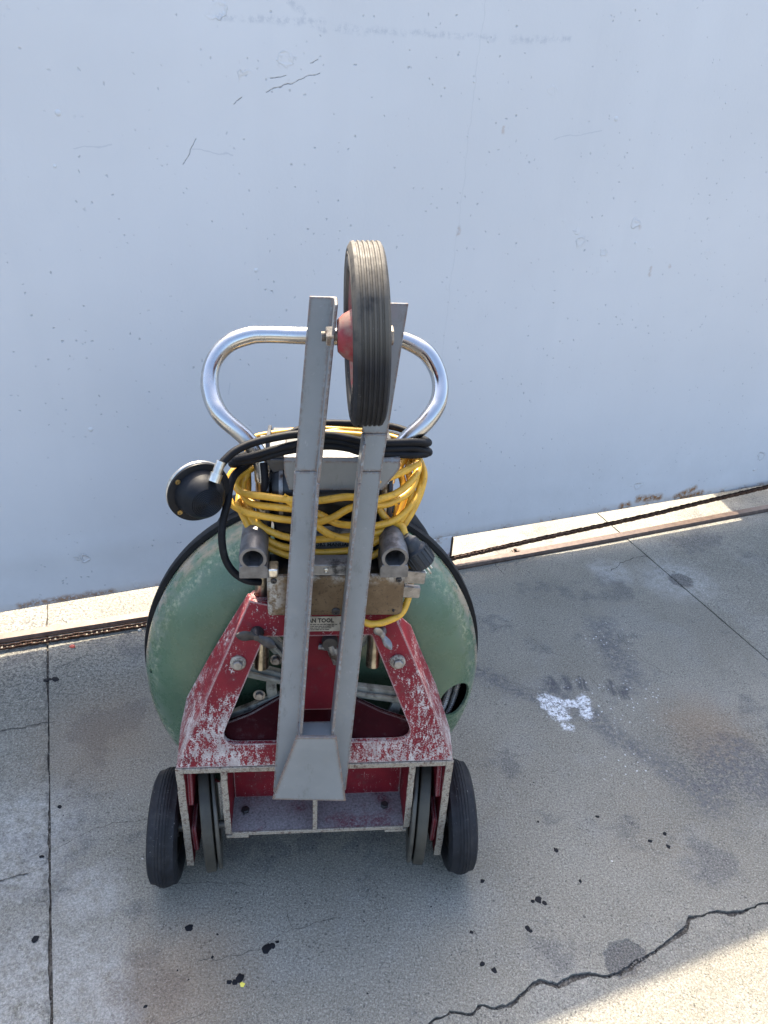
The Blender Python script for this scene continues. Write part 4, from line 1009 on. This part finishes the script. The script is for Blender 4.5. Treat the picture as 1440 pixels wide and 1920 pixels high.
road_wheel(0.2735, 0.055, 0.1040, 0.1040, 0.053, 1, 0.03)
def belt_wheel(x, y, z, R, W, split, tilt, side):
    ax = Vector((1, -0.15*side, tilt)).normalized(); c = Vector((x, y, z))
    w = bpy.data.objects.new('belt_wheel', None); C.objects.link(w); w.parent = mach
    h = W/2; a = -h; b = -h+W*split
    if side > 0: a, b, a2, b2 = -h, -h+W*(1-split)-.0012, -h+W*(1-split)+.0012, h
    else: a, b, a2, b2 = -h, -h+W*split-.0012, -h+W*split+.0012, h
    for k, (p, q) in enumerate(((a, b), (a2, b2))):
        main = (k == 0) == (side < 0)
        RR = R if main else R-0.002
        bm = new(); lathe(bm, [(R-.045, p+.001), (RR-.006, p), (RR-.001, p+.0012), (RR, p+.003), (RR, q-.003), (RR-.001, q-.0012), (RR-.006, q), (R-.045, q-.001)], 96, c, ax, closed_prof=True)
        obj('belt', bm, M['idler' if main else 'idler2'], w, smooth=35)
    bm = new(); lathe(bm, [(0.012, -0.012), (0.03, -0.005), (R-.044, -0.005), (R-.044, 0.005), (0.03, 0.005), (0.012, 0.012)], 48, c, ax, closed_prof=True); obj('rim', bm, M['inside'], w, smooth=35)
    return w
belt_wheel(-0.1920, 0.088, 0.132, 0.125, 0.030, 0.70, 0.01, -1)
belt_wheel(0.2040, 0.084, 0.132, 0.124, 0.031, 0.68, -0.01, 1)
bm = new(); tube(bm, [(-0.25, 0.055, 0.104), (0.258, 0.055, 0.104)], 0.008, 16); obj('axle', bm, M['steel'], mach, smooth=40)

# --- stair-climbing arm: two angle irons, foot plate, channel and ribbed wheel
arm_o = bpy.data.objects.new('stair_arm', None); C.objects.link(arm_o); arm_o.parent = mach
def I(x, z, q=0.0):  # point on the plane of the irons
    return Vector((x, -0.06+(z-0.30)*0.19+q, z))
def angle_iron(name, zs, xl, xr, side, Ds=None):
    """front flange from xl to xr, return flange going forward at xr (side=1) or xl (side=-1)"""
    bm = new(); T = 0.0042; D = 0.034; F = 0.0045; prev = None
    for z, a, b, D in zip(zs, xl, xr, Ds or [D]*9):
        if side > 0: cs = [(a, 0), (b-T-F, 0), (b-T-F*.3, -F*.3), (b-T, -F), (b-T, -D), (b, -D), (b, T), (a, T)]
        else: cs = [(b, 0), (a+T+F, 0), (a+T+F*.3, -F*.3), (a+T, -F), (a+T, -D), (a, -D), (a, T), (b, T)]
        ring = [bm.verts.new(I(x, z, q)) for x, q in cs]
        if prev:
            for k in range(8): bm.faces.new([prev[k], prev[(k+1) % 8], ring[(k+1) % 8], ring[k]])
        else: bm.faces.new(ring)
        prev = ring
    bm.faces.new(prev[::-1]); return obj(name, bm, M['grey'], arm_o, bevel=0.0013)
angle_iron('angle_iron', [0.852, 1.081], [-0.0270, -0.0070], [0.0075, 0.0285], 1)
angle_iron('angle_iron', [0.320, 0.457, 0.8515], [-0.0640, -0.0546, -0.0273], [-0.0250, -0.0168, 0.0072], 1, [0.011, 0.034, 0.034])
angle_iron('angle_iron', [0.852, 0.905], [0.0590, 0.0640], [0.0935, 0.1000], -1)
bm = new(); prev = None   # above the wheel cut-out only the flat flange is left
for z, a, b in ((0.9055, 0.0645, 0.1001), (1.0755, 0.0800, 0.1210)):
    ring = [bm.verts.new(I(x, z, q)) for x, q in ((a, 0), (b, 0), (b, .0042), (a, .0042))]
    if prev:
        for k in range(4): bm.faces.new([prev[k], prev[(k+1) % 4], ring[(k+1) % 4], ring[k]])
    else: bm.faces.new(ring)
    prev = ring
bm.faces.new(prev[::-1]); obj('angle_iron', bm, M['grey'], arm_o, bevel=0.0012)
angle_iron('angle_iron', [0.320, 0.457, 0.8515], [0.0160, 0.0270, 0.0585], [0.0530, 0.0634, 0.0930], -1, [0.011, 0.034, 0.034])
bm = new()
A = [(-0.0262, 0.459), (0.0350, 0.457), (0.0525, 0.317), (-0.0650, 0.325)]
q = [-0.0345, -0.0345, -0.0125, -0.0125]
f = [bm.verts.new(I(a, z, qq-0.0006)) for (a, z), qq in zip(A, q)]; k = [bm.verts.new(I(a, z, qq-0.0056)) for (a, z), qq in zip(A, q)]
bm.faces.new(f); bm.faces.new(k[::-1])
for i in range(4): bm.faces.new([f[i], k[i], k[(i+1) % 4], f[(i+1) % 4]])
obj('foot_plate', bm, M['grey_plate'], arm_o, bevel=0.001)
bm = new()
for pts, z0, z1 in (([(-0.0240, -.034), (0.0320, -.034), (0.0290, -.002), (-0.0240, -.002)], 0.449, 0.453),):
    vs = [bm.verts.new(I(a, z, b)) for z in (z0, z1) for a, b in pts]
    for fc in ((0, 3, 2, 1), (4, 5, 6, 7), (0, 1, 5, 4), (1, 2, 6, 5), (2, 3, 7, 6), (3, 0, 4, 7)): bm.faces.new([vs[i] for i in fc])
obj('shelf', bm, M['grey'], arm_o)
# stand-off struts tying the arm to the frame
for x in (-0.045, 0.035):
    bm = new(); box(bm, x, x+0.006, -0.048, 0.012, 0.335, 0.36); obj('stand_off', bm, M['grey'], arm_o, bevel=0.001)
# cross channel
bm = new()
prof2 = [(0.086, 0.800), (0.086, 0.846), (0.090, 0.851), (0.118, 0.853), (0.118, 0.849), (0.092, 0.847), (0.0895, 0.843), (0.0895, 0.800)]
xs = [(-0.062, -0.038), (-0.045, -0.045), (0.100, 0.100), (0.128, 0.102)]
prev = None
for k in range(5):
    x = (-0.043, -0.036, 0.03, 0.100, 0.124)[k]; cut = (0.028, 0.0, 0.0, 0.0, 0.036)[k]
    ring = [bm.verts.new(Vector((x, y, max(z, 0.800+cut)))) for y, z in prof2]
    if prev:
        for i in range(8): bm.faces.new([prev[i], prev[(i+1) % 8], ring[(i+1) % 8], ring[i]])
    else: bm.faces.new(ring)
    prev = ring
bm.faces.new(prev[::-1]); obj('cross_channel', bm, M['grey'], arm_o, smooth=35)
# end cheeks of the channel
for pts in ([(-0.076, 0.834), (-0.047, 0.856), (-0.038, 0.848), (-0.044, 0.815), (-0.060, 0.810)], [(0.104, 0.800), (0.128, 0.835), (0.135, 0.852), (0.118, 0.848), (0.100, 0.83)]):
    bm = new(); prism(bm, [pts], 0.119, 0.123, lambda a, b, qq: Vector((a, qq, b))); obj('end_cheek', bm, M['guard'], arm_o, bevel=0.001)
bm = new(); box(bm, -0.082, -0.042, 0.122, 0.19, 0.8345, 0.8385); obj('left_shelf', bm, M['grey'], arm_o, bevel=0.001)
# ribbed wheel
WC = Vector((0.0645, 0.060, 1.0405)); WA = Vector((1, 0.018, 0.030)).normalized(); R = 0.1155; W = 0.044
tw = bpy.data.objects.new('stair_wheel', None); C.objects.link(tw); tw.parent = arm_o
h = W/2
pr = [(0.080, -h+.006), (0.086, -h+.001), (0.0960, -h-.0005), (0.0965, -h+.0007), (0.0992, -h+.0007), (0.0997, -h-.0005), (0.1025, -h-.0005), (0.103, -h+.0007), (0.1058, -h+.0007), (0.1062, -h), (R-.006, -h+.001), (R-.001, -h+.004), (R, -h+.007)]
nr = 5; x = -h+.007
span = (W-.014)
for k in range(nr):
    g0 = -h+.007+span*(k+.5)/nr
    pr += [(R, g0-.0019), (R-.0018, g0-.0010), (R-.0018, g0+.0010), (R, g0+.0019)]
pr += [(R, h-.007), (R-.001, h-.004), (R-.006, h-.001), (0.100, h+.0005), (0.086, h-.001), (0.080, h-.006)]
bm = new(); lathe(bm, pr, 128, WC, WA, closed_prof=True); obj('tyre', bm, M['tread_top'], tw, smooth=30)
bm = new(); lathe(bm, [(0.012, -0.0365), (0.020, -0.036), (0.027, -0.029), (0.036, -0.012), (0.064, -0.008), (0.076, -0.015), (0.0805, -0.017), (0.0805, 0.017), (0.076, 0.015), (0.064, 0.008), (0.036, 0.014), (0.030, 0.024), (0.024, 0.031), (0.012, 0.032)], 64, WC, WA, closed_prof=True)
obj('rim', bm, M['hubred'], tw, smooth=35)
bm = new(); tube(bm, [WC-WA*0.056, WC+WA*0.030], 0.0062, 20); obj('axle_bolt', bm, M['rustynut'], tw, smooth=35)
bm = new(); hexbolt(bm, WC-WA*0.0412, -WA, 0.0138, 0.0095); obj('nut', bm, M['rustynut'], tw, smooth=30)
bm = new(); hexbolt(bm, WC+WA*0.0275, WA, 0.0125, 0.0085); obj('nut', bm, M['rustynut'], tw, smooth=30)
bm = new()
pth = [WC-WA*(0.0510+0.0045*k/36) + (basis(WA)[0]*cos(k*pi/6)+basis(WA)[1]*sin(k*pi/6))*0.0062 for k in range(37)]
tube(bm, pth, 0.0006, 5); obj('thread', bm, M['darksteel'], tw)
# mark lettering embossed low on the tyre side
for k in range(9):
    a = radians(204+k*3.2); uu, vv, ww = basis(WA); p = WC-WA*(h+.0002)+(uu*cos(a)+vv*sin(a))*0.0900
    bm = new(); t1 = (-uu*sin(a)+vv*cos(a)); t2 = (uu*cos(a)+vv*sin(a))
    vs = [bm.verts.new(p+t1*i*.0011+t2*j*.0035-ww*kk*.0006) for kk in (0, 1) for i, j in ((-1, -1), (1, -1), (1, 1), (-1, 1))]
    for fc in ((0, 3, 2, 1), (4, 5, 6, 7), (0, 1, 5, 4), (1, 2, 6, 5), (2, 3, 7, 6), (3, 0, 4, 7)): bm.faces.new([vs[i] for i in fc])
    obj('sidewall_mark', bm, M['tread'], tw)

# ------------------------------------------------------------ yellow extension cord hung over the handle posts
cord = empty('extension_cord', 'coiled yellow extension cord hung round the motor of the machine', 'cord', loc=MO, rot=MR)
# each strand is traced over the front of the coil; the backs run round behind the motor
front = [
    [(-0.111, 0.15, 0.767), (-0.113, 0.12, 0.758), (-0.104, 0.098, 0.746), (-0.089, 0.086, 0.72), (-0.068, 0.078, 0.705), (-0.036, 0.074, 0.692), (-0.002, 0.072, 0.684), (0.052, 0.072, 0.682), (0.087, 0.074, 0.69), (0.111, 0.082, 0.705), (0.132, 0.092, 0.727), (0.152, 0.106, 0.756), (0.166, 0.13, 0.779), (0.17, 0.155, 0.799)],
    [(-0.097, 0.16, 0.805), (-0.121, 0.14, 0.801), (-0.13, 0.115, 0.782), (-0.119, 0.098, 0.767), (-0.094, 0.084, 0.761), (-0.057, 0.077, 0.757), (-0.03, 0.074, 0.755), (0.004, 0.068, 0.756), (0.028, 0.066, 0.765), (0.053, 0.07, 0.779), (0.092, 0.076, 0.789), (0.121, 0.09, 0.792), (0.145, 0.11, 0.801), (0.161, 0.145, 0.811)],
    [(-0.114, 0.155, 0.779), (-0.109, 0.125, 0.755), (-0.095, 0.098, 0.746), (-0.077, 0.085, 0.722), (-0.058, 0.079, 0.711), (-0.036, 0.076, 0.705), (0.001, 0.073, 0.699), (0.052, 0.073, 0.702), (0.09, 0.077, 0.713), (0.118, 0.088, 0.73), (0.139, 0.1, 0.752), (0.15, 0.125, 0.774), (0.147, 0.16, 0.796)],
    [(-0.09, 0.15, 0.805), (-0.111, 0.128, 0.8), (-0.115, 0.115, 0.79), (-0.103, 0.1, 0.786), (-0.069, 0.088, 0.787), (-0.029, 0.078, 0.787), (0.007, 0.072, 0.79), (0.055, 0.072, 0.796), (0.094, 0.085, 0.775), (0.123, 0.1, 0.774), (0.147, 0.12, 0.781), (0.159, 0.15, 0.798)],
    [(-0.1, 0.14, 0.772), (-0.099, 0.115, 0.757), (-0.083, 0.09, 0.74), (-0.061, 0.082, 0.729), (-0.036, 0.077, 0.723), (0.001, 0.076, 0.72), (0.054, 0.074, 0.727), (0.092, 0.08, 0.729), (0.122, 0.095, 0.736), (0.137, 0.115, 0.758), (0.138, 0.14, 0.781), (0.134, 0.16, 0.8)],
    [(-0.099, 0.14, 0.801), (-0.106, 0.125, 0.788), (-0.102, 0.105, 0.776), (-0.088, 0.094, 0.771), (-0.057, 0.082, 0.773), (-0.03, 0.078, 0.772), (0.004, 0.074, 0.767), (0.032, 0.072, 0.752), (0.057, 0.074, 0.746), (0.091, 0.078, 0.743), (0.124, 0.088, 0.748), (0.148, 0.105, 0.764), (0.163, 0.13, 0.779), (0.167, 0.16, 0.796)],
]
backs = [(0.836, .205), (0.822, .212), (0.812, .200), (0.828, .214), (0.818, .206), (0.832, .198)]
path = []
for k, f in enumerate(front):
    z, y = backs[k]; path += f
    path += [(0.150, (f[-1][1]+y)/2+.012, (f[-1][2]+z)/2+.004), (0.105, y, z), (0.020, y+.010, z+.002), (-0.055, y+.002, z-.002), (-0.098, (y+.16)/2+.012, z-.010)]
bm = new(); tube(bm, spline(path, 8), 0.0055, 12); obj('cord', bm, M['yellow'], cord, smooth=60)
bm = new(); pt = [(0.130, 0.115, 0.735), (0.143, 0.100, 0.700), (0.150, 0.080, 0.660), (0.150, 0.064, 0.632), (0.138, 0.044, 0.606), (0.115, 0.034, 0.597), (0.090, 0.030, 0.594), (0.070, 0.034, 0.600), (0.052, 0.050, 0.606)]
tube(bm, spline(pt, 10), 0.0055, 12); obj('cord_loop', bm, M['yellow'], cord, smooth=60)
for pts in (
    [(-0.045, 0.082, 0.791), (-0.014, 0.074, 0.767), (0.004, 0.064, 0.752), (0.026, 0.063, 0.736), (0.054, 0.069, 0.725), (0.089, 0.08, 0.72), (0.119, 0.1, 0.73), (0.13, 0.12, 0.755)],
    [(0.077, 0.085, 0.811), (0.099, 0.092, 0.814), (0.127, 0.105, 0.818), (0.158, 0.13, 0.822)],
    [(0.092, 0.105, 0.778), (0.099, 0.1, 0.759), (0.115, 0.095, 0.74), (0.132, 0.085, 0.739), (0.137, 0.076, 0.73), (0.143, 0.066, 0.719)],
    [(-0.074, 0.19, 0.775), (-0.028, 0.205, 0.819), (0.024, 0.21, 0.835), (0.074, 0.21, 0.835), (0.128, 0.19, 0.835), (0.161, 0.16, 0.829)],
    [(-0.046, 0.14, 0.805), (-0.011, 0.15, 0.818), (0.02, 0.155, 0.83), (0.045, 0.155, 0.831), (0.071, 0.15, 0.821), (0.099, 0.13, 0.811)],
    [(-0.077, 0.135, 0.804), (-0.059, 0.15, 0.801), (-0.04, 0.16, 0.795)],
):
    bm = new(); tube(bm, spline(pts, 8), 0.0055, 12); obj('cord_loop', bm, M['yellow'], cord, smooth=60)
pd = Vector((0.58, -0.12, -0.80)).normalized(); pp = Vector((0.139, 0.065, 0.727))
bm = new(); lathe(bm, [(0, -.006), (.0075, -.006), (.010, 0), (.0135, .004), (.0150, .016), (.0185, .020), (.0195, .030), (.0195, .047), (.0175, .050), (0, .050)], 28, pp, pd)
pl = obj('plug', bm, M['plugm'], cord, smooth=30)
u_, v2, w2 = basis(pd)
for k in range(16):
    a = 2*pi*k/16; bm = new(); tube(bm, [pp+pd*.023+(u_*cos(a)+v2*sin(a))*.0193, pp+pd*.047+(u_*cos(a)+v2*sin(a))*.0196], 0.0013, 6); obj('grip_rib', bm, M['plugm'], pl)
for a, b in ((-.0055, .002), (.0055, .002), (0, -.006)):
    bm = new(); q0 = pp+pd*.050+u_*a*1.3+v2*b*1.3
    tube(bm, [q0, q0+pd*.016], 0.0018 if b > 0 else .0024, 8); obj('prong', bm, M['zinc'], pl)

# ------------------------------------------------------------ air foot pedal and its hose
ped = empty('air_foot_pedal', 'round black rubber air foot pedal hanging from its coiled black hose', 'foot pedal', loc=MO, rot=MR)
for hs in ([(-0.127, 0.05, 0.858), (-0.121, 0.056, 0.864), (-0.108, 0.066, 0.872), (-0.086, 0.076, 0.879), (-0.055, 0.084, 0.884), (-0.02, 0.09, 0.887), (0.021, 0.092, 0.885), (0.048, 0.093, 0.88), (0.075, 0.094, 0.874), (0.108, 0.097, 0.872), (0.146, 0.11, 0.867), (0.17, 0.132, 0.855), (0.168, 0.17, 0.844), (0.136, 0.205, 0.845), (0.097, 0.215, 0.847), (0.054, 0.22, 0.846), (0.011, 0.222, 0.844), (-0.028, 0.21, 0.837), (-0.073, 0.185, 0.825), (-0.107, 0.14, 0.826), (-0.113, 0.098, 0.842), (-0.087, 0.082, 0.856), (-0.055, 0.084, 0.866), (-0.02, 0.088, 0.873), (0.021, 0.092, 0.877), (0.048, 0.093, 0.872), (0.075, 0.094, 0.864), (0.109, 0.098, 0.862), (0.147, 0.112, 0.856), (0.173, 0.136, 0.837), (0.17, 0.175, 0.827), (0.131, 0.21, 0.83), (0.071, 0.22, 0.835), (0.011, 0.222, 0.832), (-0.035, 0.21, 0.828), (-0.079, 0.18, 0.82), (-0.113, 0.13, 0.82), (-0.115, 0.097, 0.838), (-0.079, 0.086, 0.85), (-0.044, 0.087, 0.861), (-0.008, 0.09, 0.866), (0.021, 0.09, 0.869), (0.048, 0.092, 0.865), (0.066, 0.093, 0.859), (0.103, 0.096, 0.855), (0.141, 0.106, 0.848), (0.168, 0.13, 0.838), (0.163, 0.17, 0.82), (0.12, 0.2, 0.823), (0.054, 0.21, 0.827), (-0.028, 0.2, 0.818), (-0.079, 0.17, 0.811), (-0.112, 0.12, 0.811), (-0.121, 0.09, 0.803), (-0.124, 0.074, 0.785), (-0.131, 0.062, 0.76), (-0.133, 0.053, 0.734), (-0.129, 0.048, 0.704), (-0.117, 0.045, 0.682), (-0.099, 0.046, 0.667), (-0.08, 0.054, 0.658)],
    [(-0.074, 0.118, 0.827), (-0.072, 0.108, 0.804), (-0.074, 0.104, 0.778), (-0.076, 0.11, 0.746), (-0.072, 0.12, 0.717)],
    [(-0.046, 0.15, 0.796), (-0.058, 0.13, 0.792), (-0.069, 0.115, 0.79)]):
    bm = new(); tube(bm, spline(hs, 9), 0.0056, 14); obj('hose', bm, M['hose'], ped, smooth=60)
PC = Vector((-0.161, 0.060, 0.810)); PA = Vector((0.45, -0.90, -0.03)).normalized()
R = 0.0440
bm = new(); lathe(bm, [(0, -.010), (R-.001, -.010), (R+.0012, -.008), (R+.0012, -.004), (R, -.003), (0, -.003)], 56, PC, PA); obj('base_plate', bm, M['zinc'], ped, smooth=35)
pf = [(0, -.0029), (R+.0005, -.0029), (R+.0016, -.001), (R+.001, .002), (R-.004, .003), (R-.008, .003), (R-.0100, .008), (R-.0125, .018), (R-.016, .027), (R-.021, .0325)]
r = R-.021
while r > .002:
    pf += [(r-.0008, .0335+(.023-r)*.14), (r-.0019, .0327+(.023-r)*.14)]; r -= .0026
pf += [(0, .0368)]
bm = new(); lathe(bm, pf, 64, PC, PA); obj('bellows', bm, M['bellows'], ped, smooth=50)
u3, v3, w3 = basis(PA)
for a in (radians(50), radians(140), radians(218), radians(310)):
    bm = new(); lathe(bm, [(0, 0), (.0040, 0), (.0036, .0014), (.0020, .0016), (.0012, .0008), (0, .0008)], 18, PC+PA*.0028+(u3*cos(a)+v3*sin(a))*(R-.0055), PA); obj('screw', bm, M['brass'], ped, smooth=35)
bm = new(); c0 = Vector((-0.1345, 0.040, 0.844)); c1 = Vector((-0.1265, 0.050, 0.8635))
dv = (c1-c0).normalized(); tube(bm, [c0-dv*.006, c0+dv*.006], 0.0085, 18); tube(bm, [c0+dv*.006, c1], 0.0066, 18); obj('hose_fitting', bm, M['zinc'], ped, smooth=35)

# ------------------------------------------------------------ litter
def pebble(name, p, s, mat, label, cat, seed, sq=(1, 1, .6)):
    bm = new(); bmesh.ops.create_icosphere(bm, subdivisions=2, radius=s)
    for v in bm.verts:
        k = 1+0.45*noise.noise(v.co*(0.9/s)+Vector((seed, 0, 0))); v.co = Vector((v.co.x*sq[0]*k, v.co.y*sq[1]*k, v.co.z*sq[2]*k))
    o = obj(name, bm, mat, smooth=0); o.location = (p[0], p[1], s*sq[2]*.6); return tag(o, label, cat)
pebble('plastic_scrap', (-0.782, 1.509), .0062, M['scrap'], 'small red scrap lying beside the chain at the left', 'scrap', 2, (1.4, .8, .5))
pebble('pebble', (-0.632, 1.589), .0050, M['stone'], 'pale pebble beside the chain just left of the green drum', 'pebble', 5)
